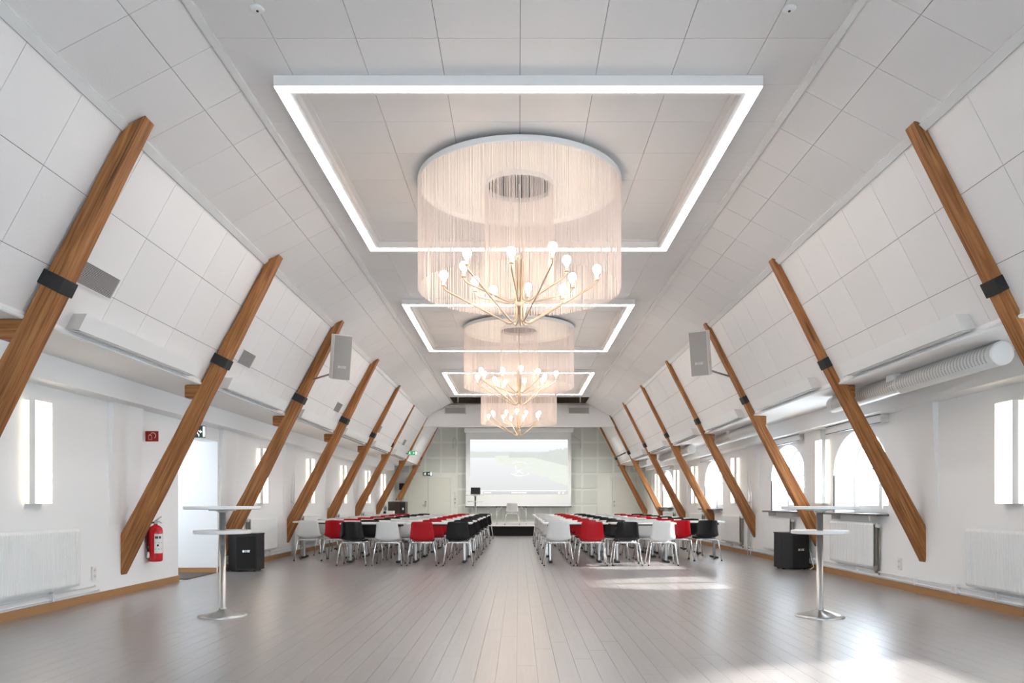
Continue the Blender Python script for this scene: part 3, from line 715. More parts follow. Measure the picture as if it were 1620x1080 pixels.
# ================================================================== STRIP BOXES, VENTS, DUCTS
for s in (-1, 1):
    for k, by in enumerate(BAYS[2:9]):
        if k == 0: continue
        a, b = slope2(s, 0.883, 0.001), slope2(s, 0.967, 0.001)
        y0_ = by+0.56; L = 2.36
        t = thing('roof_slope_box', '%s long white box fixture at the foot of the %s roof slope' % (NEAR[k-1], SIDE[s]), 'box fixture', (b[0], y0_, b[1]), 0, SIDE[s] + ' roof slope box fixtures')
        P = [(0, 0), (a[0]-b[0], a[1]-b[1]), (a[0]-b[0]-s*0.115, a[1]-b[1]), (-s*0.115, -0.012)]
        MB().prism(P, 0.004, L).build('housing', 'white', t)
        MB().prism([(x*1.01, z*1.01) for x, z in P], 0, 0.004).build('end_plate', 'off_white', t)
        MB().prism([(-s*0.02, -0.004), (-s*0.10, -0.0125), (-s*0.10, -0.02), (-s*0.02, -0.012)], 0.05, L-0.05).build('lower_louvre', 'trim', t)
for k, y0_ in enumerate((6.2, 9.78, 14.85, 19.3, 23.6)):
    L = 0.54 if k == 0 else 0.45
    c = slope2(-1, 0.68); t1, t0 = slope2(-1, 0.735), slope2(-1, 0.62)
    t = thing('air_vent', '%s grey slatted air vent set in the left roof slope' % NEAR[k], 'air vent', (c[0], y0_, c[1]), 0, 'air vents in the left roof slope')
    def pq(tt, o): p = slope2(-1, tt, o); return (p[0]-c[0], p[1]-c[1])
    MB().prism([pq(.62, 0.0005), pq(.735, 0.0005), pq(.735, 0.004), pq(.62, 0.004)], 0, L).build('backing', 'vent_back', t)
    mb = MB(); n = 16
    for i in range(n):
        u0 = .622+(.111)*i/n; u1 = u0+.111/n*0.55
        mb.prism([pq(u0, 0.003), pq(u1, 0.003), pq(u1, 0.012), pq(u0, 0.012)], 0.006, L-0.006)
    sl = mb.build('slats', 'vent', t); sl['kind'] = 'stuff'
    mb = MB().prism([pq(.617, 0), pq(.622, 0), pq(.622, .014), pq(.617, .014)], -0.006, L+0.006).prism([pq(.733, 0), pq(.738, 0), pq(.738, .014), pq(.733, .014)], -0.006, L+0.006)
    mb.prism([pq(.617, 0), pq(.738, 0), pq(.738, .014), pq(.617, .014)], -0.008, 0.0).prism([pq(.617, 0), pq(.738, 0), pq(.738, .014), pq(.617, .014)], L, L+0.008)
    mb.build('rim', 'white', t)
# ducts on the right under the soffit
DX, DZ, DR = 4.28, CAMZ+1.325, 0.105
for k, (y0_, y1_) in enumerate([(6.62, 10.15), (13.17, 16.75), (18.5, 22.3), (24.4, 27.2)]):
    t = thing('air_duct', '%s pale perforated round air duct under the right soffit' % ['nearest', 'second nearest', 'third nearest', 'farthest'][k], 'air duct', (DX, y0_, DZ-DR), 0, 'air ducts on the right')
    L = y1_-y0_
    MB().lathe([(DR, 0.01), (DR, L-0.01)], 32, (0, 0, DR), axis='y').build('pipe', 'duct', t)
    for yy_, nm in ((0, 'end_cap'), (L-0.02, 'end_cap')):
        MB().lathe([(0.0001, 0.0), (DR-0.012, 0.0), (DR+0.003, 0.006), (DR+0.003, 0.02), (0.0001, 0.02)], 32, (0, yy_, DR), smooth=False, axis='y').build('end_cap', 'white', t)
    # perforated upper half: bands of small slots
    mb = MB()
    nb = int(L/0.055)
    for i in range(nb):
        yy_ = 0.10+(L-0.2)*i/nb
        for j in range(15):
            th = math.radians(100 + j*8.5)
            for dy in (0.0,):
                c_, s_ = math.cos(th), math.sin(th); r = DR+0.0008; w = 0.0052; hl = 0.010
                tx, tz = -s_, c_
                mb.add([(r*c_-tx*w, yy_-hl, DR+r*s_-tz*w), (r*c_+tx*w, yy_-hl, DR+r*s_+tz*w), (r*c_+tx*w, yy_+hl, DR+r*s_+tz*w), (r*c_-tx*w, yy_+hl, DR+r*s_-tz*w)], [(0, 1, 2, 3)])
    pf = mb.build('perforation', 'duct_hole', t); pf['kind'] = 'stuff'
    MB().lathe([(DR+0.004, 0), (DR+0.004, 0.03)], 32, (0, L*0.48, DR), axis='y').build('joint_band', 'duct', t)
    mbb = MB().bevbox(-0.10, 0.02, 1.72, 1.90, DR*1.4, DR*2+0.01, 0.005)
    mbb.build('hanger_box', 'white', t)
    MB().tube([(-0.02, 0, 2*DR+0.006), (-0.02, L, 2*DR+0.006)], 0.006, 6).build('wire_rail', 'steel', t)

# ================================================================== WALL SCONCES
def sconce(s, y, lab):
    # origin on wall, y = centre
    xw = s*SEC[s]['w']
    t = thing('wall_sconce', lab, 'wall lamp', (xw, y, 1.11), 0, 'slim wall lamps on the ' + SIDE[s])
    w = 0.27
    f = lambda a, b: tuple(sorted((-s*a, -s*b)))
    MB().box(*f(0.0, 0.02), -0.06, 0.06, 0.08, 0.94).build('wall_plate', 'white', t)
    MB().bevbox(*f(0.075, 0.10), -w/2, w/2, 0.004, 1.018, 0.006).build('diffuser', 'sconce', t)
    MB().box(*f(0.03, 0.074), -w/2+0.03, w/2-0.03, 0.03, 0.99).build('light_tube_box', 'sconce_back', t)
    for yy_ in (-w/2-0.004, w/2):
        MB().bevbox(*f(0.045, 0.104), yy_, yy_+0.004, 0.0, 1.022, 0.001).build('side_plate', 'white', t)
    for zz in (-0.001, 1.019):
        MB().box(*f(0.0, 0.102), -w/2, w/2, zz, zz+0.004).build('end_plate', 'white', t)
    return t
for k, y in enumerate([7.48, 14.05, 17.3, 20.55, 23.85, 26.6]):
    sconce(-1, y, '%s glowing wall lamp on the left wall' % NEAR[k if k < 5 else 7])
for k, y in enumerate([7.5, 12.12, 17.0, 20.9, 23.3, 26.5]):
    sconce(1, y, '%s glowing wall lamp on the right wall' % NEAR[k if k < 5 else 7])

# ================================================================== RADIATORS
def radiator(s, y0_, y1_, lab, z0=0.22, z1=0.84, end=True, depth=0.10):
    xw = s*SEC[s]['w']
    t = thing('radiator', lab, 'radiator', (xw, y0_, z0), 0, 'white panel radiators on the ' + SIDE[s])
    L, Hh = y1_-y0_, z1-z0
    n = max(4, int(L/0.036)); p = L/n
    # ridged front panel
    prof = []
    for i in range(n):
        a = i*p
        prof += [(a, depth-0.005), (a+p*0.18, depth-0.005), (a+p*0.32, depth), (a+p*0.86, depth), (a+p*0.99, depth-0.005)]
    prof.append((L, depth-0.005))
    vs = []; fs = []
    for (yv, x) in prof: vs += [(-s*x, yv, 0.03), (-s*x, yv, Hh-0.03), (-s*(depth-0.016), yv, 0.0), (-s*(depth-0.016), yv, Hh)]
    m_ = len(prof)
    for i in range(m_-1):
        a, b = 4*i, 4*(i+1)
        fs += [(a, b, b+1, a+1), (a, a+2, b+2, b), (a+1, b+1, b+3, a+3), (a+2, a+3, b+3, b+2)]
    fs += [(0, 1, 3, 2), (4*(m_-1), 4*(m_-1)+2, 4*(m_-1)+3, 4*(m_-1)+1)]
    MB().add(vs, fs).build('front_panel', 'radiator', t)
    f = lambda a, b: tuple(sorted((-s*a, -s*b)))
    MB().box(*f(0.03, 0.045), 0.005, L-0.005, 0.0, Hh).build('rear_panel', 'radiator', t)
    MB().box(*f(0.046, depth-0.018), 0.04, L-0.01, 0.03, Hh-0.02).build('convector_fins', 'bronze', t)
    mb = MB()
    for yy_ in (0.25*L, 0.75*L): mb.box(*f(0.0, 0.03), yy_-0.02, yy_+0.02, 0.05, Hh-0.05)
    mb.build('wall_bracket', 'white', t)
    if end:
        # riser pipes and thermostat valve at the near end
        xx = -s*0.06
        MB().tube([(xx, -0.03, 0.02), (xx, -0.03, Hh-0.04), (xx, 0.02, Hh-0.04)], 0.011, 8).build('riser_pipe', 'bronze', t)
        MB().tube([(xx+s*0.035, -0.035, -0.10), (xx+s*0.035, -0.035, Hh-0.06)], 0.010, 8).build('riser_pipe', 'bronze', t)
        MB().tube([(xx, -0.03, Hh-0.04), (xx-s*0.0, -0.095, Hh-0.04)], 0.024, 12).build('thermostat_valve', 'white', t)
        MB().tube([(xx, -0.03, -0.06), (xx, -0.03, 0.04)], 0.018, 8).tube([(xx, -0.03, -0.03), (xx-s*0.03, -0.04, -0.03)], 0.012, 8).build('lower_valve', 'bronze', t)
    return t
radiator(-1, 6.1, 8.12, 'long ridged white radiator under the nearest left wall lamp', end=False)
radiator(-1, 13.3, 14.75, 'white radiator behind the left floor speaker')
radiator(-1, 16.6, 18.0, 'white radiator third from the camera on the left wall')
radiator(-1, 19.9, 21.3, 'white radiator fourth from the camera on the left wall')
radiator(-1, 23.1, 24.6, 'farthest white radiator on the left wall')
radiator(1, 6.3, 8.15, 'long ridged white radiator under the nearest right wall lamp', end=False)
radiator(1, 10.28, 11.7, 'white radiator under the nearest whole right window')
radiator(1, 13.45, 14.9, 'white radiator behind the right floor speaker')
radiator(1, 16.5, 17.95, 'white radiator before the right window past the pipes')
radiator(1, 19.9, 21.3, 'white radiator fifth from the camera on the right wall')
radiator(1, 23.6, 25.2, 'farthest white radiator under the farthest right window')
# heating pipes along the walls
for s, runs in ((-1, [(4.0, 8.6), (12.4, 27.0)]), (1, [(4.0, 27.0)])):
    for r0, r1 in runs:
        t = thing('heating_pipes', 'pair of thin white heating pipes low on the %s wall, %s' % (SIDE[s], 'near the camera' if r0 < 10 and r1 < 10 else 'along the seating' if s < 0 else 'full length'), 'pipe', (s*(SEC[s]['w']-0.03), r0, 0.12), 0, 'low heating pipes')
        for z in (0.0, 0.055):
            MB().tube([(0, 0, z), (0, r1-r0-(0.08 if z else 0), z), (s*0.03, r1-r0-(0.08 if z else 0)+0.03, z)], 0.009, 8).build('pipe', 'white', t)
        for q in range(int((r1-r0)/1.6)+1):
            MB().bevbox(-0.014, 0.028, 0.5+1.6*q, 0.53+1.6*q, -0.02, 0.075, 0.003).build('pipe_clip', 'white', t)
# riser pipes beside the struts
for s in (-1, 1):
    t = thing('riser_pipes', 'pair of white vertical riser pipes beside the fourth strut on the %s wall' % SIDE[s], 'pipe', (s*(SEC[s]['w']-0.03), 15.9, 0.0), 0, 'riser pipes')
    MB().tube([(0, 0, 0), (0, 0, CAMZ+1.19)], 0.016, 8).build('pipe', 'white', t)
    MB().tube([(0, 0.16, 0), (0, 0.16, CAMZ+1.19)], 0.022, 8).build('pipe', 'white', t)
    MB().bevbox(-0.03, 0.03, -0.02, 0.19, 1.12, 1.15, 0.004).build('pipe_bracket', 'off_white', t)

# ================================================================== CHAIRS
def smoothstep_path(pts, n):
    """Catmull-Rom through (y,z,halfwidth,wrap) tuples"""
    out = []
    P = [pts[0]]+pts+[pts[-1]]
    for i in range(1, len(P)-2):
        for k in range(n):
            t = k/n
            out.append(tuple(0.5*((2*P[i][c])+(-P[i-1][c]+P[i+1][c])*t+(2*P[i-1][c]-5*P[i][c]+4*P[i+1][c]-P[i+2][c])*t*t+(-P[i-1][c]+3*P[i][c]-3*P[i+1][c]+P[i+2][c])*t**3) for c in range(len(pts[0]))))
    out.append(pts[-1]); return out
def shell_mesh(m):
    # (y, z, half width, forward wrap of the edges, upward lift of the edges)
    prof = [(0.235, 0.418, 0.18, 0, 0.0), (0.22, 0.44, 0.20, 0, 0.004), (0.10, 0.447, 0.212, 0, 0.014), (-0.05, 0.436, 0.220, 0.0, 0.03), (-0.15, 0.432, 0.222, 0.01, 0.052),
            (-0.205, 0.462, 0.220, 0.03, 0.042), (-0.228, 0.535, 0.213, 0.058, 0.012), (-0.242, 0.63, 0.202, 0.060, 0.0), (-0.255, 0.72, 0.192, 0.050, 0.0), (-0.262, 0.768, 0.184, 0.042, -0.002), (-0.262, 0.787, 0.170, 0.036, -0.008)]
    pr = smoothstep_path(prof, 2); nu = 12
    vs = []
    for (y, z, hw, wr_, lf) in pr:
        for i in range(nu+1):
            u = 2*i/nu-1
            vs.append((u*hw, y+wr_*abs(u)**2.4, z+lf*abs(u)**2.4))
    fs = [(r*(nu+1)+i, r*(nu+1)+i+1, (r+1)*(nu+1)+i+1, (r+1)*(nu+1)+i) for r in range(len(pr)-1) for i in range(nu)]
    me = bpy.data.meshes.new('shell'); me.from_pydata(vs, [], fs)
    bm = bmesh.new(); bm.from_mesh(me); bmesh.ops.recalc_face_normals(bm, faces=bm.faces[:])
    bmesh.ops.solidify(bm, geom=bm.faces[:], thickness=0.009)
    bm.to_mesh(me); bm.free()
    for p in me.polygons: p.use_smooth = True
    me.materials.append(M[m]); return me
SHELL = {c: shell_mesh(c + '_plastic') for c in ('black', 'red', 'white')}
def leg_me(sx, sy):
    top = (sx*0.165, sy*0.13, 0.418); b1 = (sx*0.195, sy*0.165, 0.412); b2 = (sx*0.212, sy*0.18, 0.39); ft = (sx*0.262, sy*0.235, 0.008)
    me = MB().tube([top, b1, b2, ft], 0.0115, 8).mesh('leg'); me.materials.append(M['chrome']); return me
LEG = {(a, b): leg_me(a, b) for a in (-1, 1) for b in (-1, 1)}
foot_me = MB().lathe([(0.011, 0.0), (0.014, 0.004), (0.014, 0.02), (0.0115, 0.024)], 8).mesh('foot_cap'); foot_me.materials.append(M['black'])
fr = MB()
for sx in (-1, 1): fr.tube([(sx*0.165, -0.15, 0.416), (sx*0.165, 0.15, 0.416)], 0.010, 8)
for sy in (-1, 1): fr.tube([(-0.17, sy*0.13, 0.414), (0.17, sy*0.13, 0.414)], 0.010, 8)
fr.tube([(-0.2, -0.175, 0.40), (-0.12, -0.20, 0.404), (0.0, -0.208, 0.406), (0.12, -0.20, 0.404), (0.2, -0.175, 0.40)], 0.007, 6)
FRAME = fr.mesh('seat_frame'); FRAME.materials.append(M['chrome'])
def make_chair(c):
    t = thing('shell_chair', '', 'chair')
    link('shell', SHELL[c], t); link('seat_frame', FRAME, t)
    for a in (-1, 1):
        for b in (-1, 1):
            l_ = link('leg', LEG[(a, b)], t); link('foot_cap', foot_me, l_, (a*0.262, b*0.235, 0.0))
    return t
PROTO = {c: make_chair(c) for c in ('black', 'red', 'white')}; USED = set()
def put_chair(c, x, y, rz, label, group, z=0.0):
    if c in USED: o = copy_tree(PROTO[c])
    else: o = PROTO[c]; USED.add(c)
    o.location = (x, y, z); o.rotation_euler = (0, 0, rz)
    o['label'] = label
    if group: o['group'] = group
    elif 'group' in o.keys(): del o['group']
COLS = {-1: [('black', -1.08), ('red', -1.72), ('white', -2.33), ('black', -2.95), ('red', -3.52), ('white', -4.05)],
        1: [('white', 0.71), ('red', 1.32), ('black', 1.94), ('white', 2.58), ('red', 3.12), ('black', 3.64)]}
ROW0, PITCH = 13.50, 1.42
for s in (-1, 1):
    for ci, (c, x) in enumerate(COLS[s]):
        outer = ci >= 4
        for r in range(7 if outer else 8):
            y = ROW0+PITCH*r+(1.12 if outer else 0.0)
            lab = '%s shell chair, chrome legs, %s block, %s row from camera, %s from aisle' % (c, SIDE[s], ORD[r], ORD[ci])
            jx = 0 if r == 0 else random.uniform(-0.03, 0.03); jy = 0 if r == 0 else random.uniform(-0.04, 0.04)
            put_chair(c, x+jx, y+jy, random.uniform(-0.05, 0.05), lab, 'shell chairs in the table rows')
put_chair('white', -0.22, 26.75, 0.0, 'single white shell chair standing on the stage at the small table', None, 0.33)

# ================================================================== TABLES
TW, TD, TZ = 1.2, 0.60, 0.75
def make_table():
    t = thing('folding_table', '', 'table')
    MB().bevbox(-TW/2, TW/2, 0, TD, TZ-0.028, TZ, 0.003).build('tabletop', 'laminate', t)
    for sx in (-1, 1):
        x = sx*(TW/2-0.14)
        l_ = MB().bevbox(x-0.018, x+0.018, TD/2-0.045, TD/2-0.01, 0.03, TZ-0.07, 0.004).bevbox(x-0.018, x+0.018, TD/2+0.01, TD/2+0.045, 0.03, TZ-0.07, 0.004).build('leg', 'steel', t)
        MB().bevbox(x-0.03, x+0.03, 0.06, TD-0.06, 0.008, 0.038, 0.006).build('foot_bar', 'black', l_)
        MB().bevbox(x-0.045, x+0.045, 0.10, TD-0.10, TZ-0.075, TZ-0.028, 0.004).build('hinge_bracket', 'black', l_)
        MB().tube([(x-sx*0.01, TD/2, TZ-0.26), (x-sx*0.22, TD/2, TZ-0.05)], 0.009, 6).build('brace', 'chrome', l_)
    MB().box(-TW/2+0.15, TW/2-0.15, TD/2-0.02, TD/2+0.02, TZ-0.06, TZ-0.03).build('beam_rail', 'black', t)
    return t
tp = make_table(); first = True
for s, xs_ in ((-1, [(-1.47, 0.0, 'inner'), (-2.70, 0.0, 'middle'), (-3.9, 1.12, 'outer')]), (1, [(1.06, 0.0, 'inner'), (2.32, 0.0, 'middle'), (3.52, 1.12, 'outer')])):
    for x, off, nm in xs_:
        for r in range(8 if off == 0 else 7):
            o = tp if first else copy_tree(tp); first = False
            o.location = (x, ROW0+0.32+PITCH*r+off, 0)
            o['label'] = 'white folding table, %s block, %s row from the camera, %s' % (SIDE[s], ORD[r], {'inner': 'beside the aisle', 'middle': 'middle of its row', 'outer': 'nearest the wall'}[nm])
            o['group'] = 'white folding tables in rows'
# projector left on the last left table
t = thing('projector', 'small white projector on the farthest table by the left wall', 'projector', (-4.1, 23.7, TZ))
MB().bevbox(-0.17, 0.17, -0.13, 0.13, 0.012, 0.115, 0.012).build('body', 'white', t)
MB().lathe([(0.045, -0.155), (0.045, -0.12)], 16, (-0.1, 0, 0.065), axis='y').build('lens', 'black', t)
for sx in (-1, 1): MB().lathe([(0.012, 0), (0.012, 0.014)], 8, (sx*0.12, 0, 0)).build('foot', 'black', t)

# ================================================================== BAR TABLES
def bar_table(x, y, z, lab, sc=1.0, rz=0.0):
    t = thing('bar_table', lab, 'bar table', (x, y, z), rz, 'two-tier white bar tables')
    MB().lathe([(0.0001, 1.055), (0.352, 1.055), (0.36, 1.060), (0.36, 1.082), (0.356, 1.086), (0.0001, 1.086)], 56, smooth=False).build('upper_top', 'laminate', t)
    MB().lathe([(0.03, 0.815), (0.262, 0.815), (0.27, 0.82), (0.27, 0.846), (0.266, 0.85), (0.03, 0.85)], 56, smooth=False).build('lower_top', 'laminate', t)
    MB().bevbox(-0.10, 0.10, -0.10, 0.10, 1.040, 1.0555, 0.004).lathe([(0.032, 1.02), (0.06, 1.04)], 20).build('mounting_plate', 'steel', t)
    MB().lathe([(0.03, 0.805), (0.09, 0.812), (0.09, 0.816)], 20).build('shelf_flange', 'steel', t)
    MB().lathe([(0.037, 0.062), (0.037, 0.08), (0.031, 0.085), (0.031, 1.03)], 24).build('column', 'steel', t)
    # fluted trumpet base
    n = 64; prof = [(0.232, 0.0), (0.232, 0.010), (0.21, 0.022), (0.15, 0.042), (0.09, 0.056), (0.04, 0.07)]
    vs = []
    for r, h in prof:
        for k in range(n):
            a = 2*math.pi*k/n; fl_ = 1+0.0*a
            hh = h*(1-0.28*max(0, math.sin(4*a+r*9))*(1 if 0.01 < h < 0.06 else 0))
            vs.append((r*math.cos(a), r*math.sin(a), hh))
    fs = [(i*n+k, i*n+(k+1) % n, (i+1)*n+(k+1) % n, (i+1)*n+k) for i in range(len(prof)-1) for k in range(n)]
    MB().add(vs, fs, True).build('base', 'steel', t)
    return t
bar_table(-2.93, 7.42, 0, 'white two-tier bar table standing on the left side of the floor')
bar_table(2.97, 7.38, 0, 'white two-tier bar table standing on the right side of the floor')
bar_table(-1.55, 27.0, 0.33, 'white two-tier bar table on the stage carrying a laptop')
# laptop
t = thing('laptop', 'open black laptop on the bar table beside the screen', 'laptop', (-1.55, 26.98, 0.33+1.086), 0.12)
MB().bevbox(-0.17, 0.17, -0.12, 0.12, 0, 0.018, 0.005).build('base', 'black', t)
MB().bevbox(-0.17, 0.17, -0.006, 0.006, 0, 0.24, 0.004, Matrix.Translation((0, -0.115, 0.018)) @ Matrix.Rotation(math.radians(14), 4, 'X')).build('lid', 'black', t)
# small folding table on stage
t = thing('stage_table', 'narrow folding table with thin legs on the stage before the screen', 'table', (-0.25, 27.25, 0.33))
MB().bevbox(-0.64, 0.64, -0.25, 0.25, 0.665, 0.685, 0.004).build('tabletop', 'laminate', t)
for sx in (-1, 1):
    for sy in (-1, 1):
        MB().tube([(sx*0.53, sy*0.2, 0.0), (sx*0.53, sy*0.2, 0.665)], 0.013, 8).build('leg', 'chrome', t)
    MB().tube([(sx*0.53, 0, 0.42), (sx*0.34, 0, 0.66)], 0.008, 6).build('brace', 'chrome', t)
    MB().tube([(sx*0.53, -0.2, 0.45), (sx*0.53, 0.2, 0.45)], 0.010, 6).build('cross_bar', 'chrome', t)
    MB().bevbox(sx*0.53-0.03, sx*0.53+0.03, -0.22, -0.18, 0.62, 0.668, 0.004).build('hinge', 'black', t)

# ================================================================== SCREEN
yS = 29.1
t = thing('projection_screen', 'wide pull-down projection screen showing a misty lake landscape', 'projection screen', (0.0, yS, 0.95))
hx0, hx1 = -2.10, 2.14
MB().bevbox(hx0, hx1, -0.06, 0.10, 2.90, 3.07, 0.02).build('roller_case', 'white', t)
MB().box(-2.04, 2.05, 0.0, 0.006, 0.02, 2.91).build('screen_cloth', 'screen', t)
MB().bevbox(-2.06, 2.07, -0.015, 0.02, -0.01, 0.03, 0.004).build('weight_bar', 'black', t)
for xx in (-1.6, -0.9, 1.0, 1.7): MB().tube([(xx, 0.02, 3.06), (xx, 0.02, 3.5)], 0.012, 6).build('hanger', 'steel', t)
# projected picture: a flat projected image, its own light
def picture_mat():
    m = bpy.data.materials.new('projected_lake_picture'); m.use_nodes = True
    n = m.node_tree.nodes; l = m.node_tree.links; n.clear()
    o = n.new('ShaderNodeOutputMaterial'); em = n.new('ShaderNodeEmission'); l.new(em.outputs[0], o.inputs[0])
    tc = n.new('ShaderNodeTexCoord'); sp = n.new('ShaderNodeSeparateXYZ'); l.new(tc.outputs['Object'], sp.inputs[0])
    def rng(src, a, b, c=0.0, d=1.0):
        r = n.new('ShaderNodeMapRange'); r.inputs[1].default_value = a; r.inputs[2].default_value = b; r.inputs[3].default_value = c; r.inputs[4].default_value = d
        l.new(src, r.inputs[0]); return r.outputs[0]
    def mth(op, a, b):
        q = n.new('ShaderNodeMath'); q.operation = op
        for i, v in enumerate((a, b)):
            if isinstance(v, (int, float)): q.inputs[i].default_value = v
            else: l.new(v, q.inputs[i])
        return q.outputs[0]
    def noise(scale, stretch=(1, 1, 1), det=4):
        mp = n.new('ShaderNodeMapping'); mp.inputs['Scale'].default_value = stretch; l.new(tc.outputs['Object'], mp.inputs[0])
        t_ = n.new('ShaderNodeTexNoise'); t_.inputs['Scale'].default_value = scale; t_.inputs['Detail'].default_value = det; l.new(mp.outputs[0], t_.inputs[0]); return t_.outputs['Fac']
    def mix(f, a, b):
        q = n.new('ShaderNodeMix'); q.data_type = 'RGBA'
        l.new(f, q.inputs[0])
        for i, v in ((6, a), (7, b)):
            if isinstance(v, tuple): q.inputs[i].default_value = (*v, 1)
            else: l.new(v, q.inputs[i])
        return q.outputs[2]
    x, z = sp.outputs['X'], sp.outputs['Z']        # x -1.87..1.92, z 0..2.1 (bottom to top)
    # water gradient
    colr = mix(rng(z, 0.2, 1.5), (0.72, 0.725, 0.73), (0.86, 0.865, 0.875))
    # far shore
    nz = noise(3.0, (1, 1, 0.3)); nz2 = noise(9.0, (1, 1, 0.25))
    far_top = mth('ADD', 1.62, mth('MULTIPLY', nz, 0.06))
    shore = mth('MULTIPLY', mth('GREATER_THAN', z, 1.42), mth('LESS_THAN', z, far_top))
    colr = mix(shore, colr, (0.70, 0.725, 0.71))
    # meadow: right of a diagonal shoreline
    edge = mth('ADD', mth('MULTIPLY', x, -0.33), mth('ADD', 0.86, mth('MULTIPLY', nz, 0.25)))
    mead = mth('MULTIPLY', mth('GREATER_THAN', z, edge), mth('MULTIPLY', mth('GREATER_THAN', x, mth('ADD', -1.0, mth('MULTIPLY', nz2, 0.2))), mth('LESS_THAN', z, 1.50)))
    colr = mix(mead, colr, mix(noise(4.0, (1, 1, 3)), (0.74, 0.79, 0.70), (0.85, 0.87, 0.81)))
    # trees, taller towards the right
    ttop = mth('ADD', mth('ADD', 1.46, mth('MULTIPLY', nz2, 0.28)), mth('MULTIPLY', mth('MAXIMUM', mth('SUBTRACT', x, 0.7), 0.0), 0.16))
    tre = mth('MULTIPLY', mth('MULTIPLY', mth('GREATER_THAN', z, mth('SUBTRACT', 1.42, mth('MULTIPLY', mth('MAXIMUM', mth('SUBTRACT', x, 0.6), 0.0), 0.25))), mth('LESS_THAN', z, ttop)), mth('GREATER_THAN', x, mth('SUBTRACT', -0.2, mth('MULTIPLY', nz, 0.3))))
    colr = mix(tre, colr, mix(nz2, (0.60, 0.645, 0.60), (0.72, 0.755, 0.71)))
    # sky
    skyf = mth('MULTIPLY', mth('GREATER_THAN', z, mth('MAXIMUM', far_top, mth('MULTIPLY', ttop, mth('GREATER_THAN', x, -0.3)))), 1.0)
    colr = mix(skyf, colr, mix(rng(z, 1.6, 2.1), (0.80, 0.83, 0.86), (0.97, 0.98, 1.0)))
    # player bar along the bottom
    colr = mix(mth('LESS_THAN', z, 0.13), colr, (0.63, 0.635, 0.635))
    l.new(colr, em.inputs[0]); em.inputs[1].default_value = 0.55
    return m
pic = MB().box(-1.87, 1.92, -0.004, -0.001, 0.0, 2.12).build('projected_picture', picture_mat(), t, (0, 0, 0.50))
M['picture_white'] = mat('projected_white', (0.8, 0.8, 0.8), 0.6, emit=(1, 1, 1), es=0.35)
mb = MB().box(-1.80, 1.85, -0.009, -0.005, 0.125, 0.14)
mb.build('progress_line', 'picture_white', pic)
mb = MB()
for x0_, x1_ in ((-0.26, -0.18), (-0.16, -0.05), (-0.03, 0.10), (0.12, 0.31)): mb.box(x0_, x1_, -0.009, -0.005, 0.045, 0.075)
mb.build('caption_line', 'picture_white', pic)
mb = MB().lathe([(0.035, -0.009), (0.035, -0.005)], 16, (-1.42, 0, 0.06), axis='y')
mb.box(-1.33, -1.05, -0.009, -0.005, 0.05, 0.07).lathe([(0.035, -0.009), (0.035, -0.005)], 16, (1.58, 0, 0.055), axis='y').lathe([(0.03, -0.009), (0.03, -0.005)], 16, (1.74, 0, 0.055), axis='y').lathe([(0.03, -0.009), (0.03, -0.005)], 16, (1.80, 0, 2.02), axis='y')
mb.build('player_icons', 'picture_white', pic)
# white emblem: script lines over two crossing strokes and a bowl curve
mb = MB()
def stroke(pts, r=0.008):
    mb.tube([(x, -0.008, z) for x, z in pts], r, 6)
stroke([(-0.30, 0.80), (-0.15, 0.74), (0.0, 0.72), (0.15, 0.72), (0.32, 0.76), (0.42, 0.82)])
stroke([(-0.12, 1.12), (-0.08, 0.98), (-0.12, 0.88), (0.0, 0.94), (0.10, 0.84), (0.22, 0.80)])
stroke([(0.16, 1.0), (0.02, 0.88), (-0.10, 0.80), (-0.22, 0.78)])
stroke([(-0.25, 1.20), (-0.1, 1.25), (0.1, 1.25), (0.3, 1.20)])
mb.build('emblem', 'picture_white', pic)

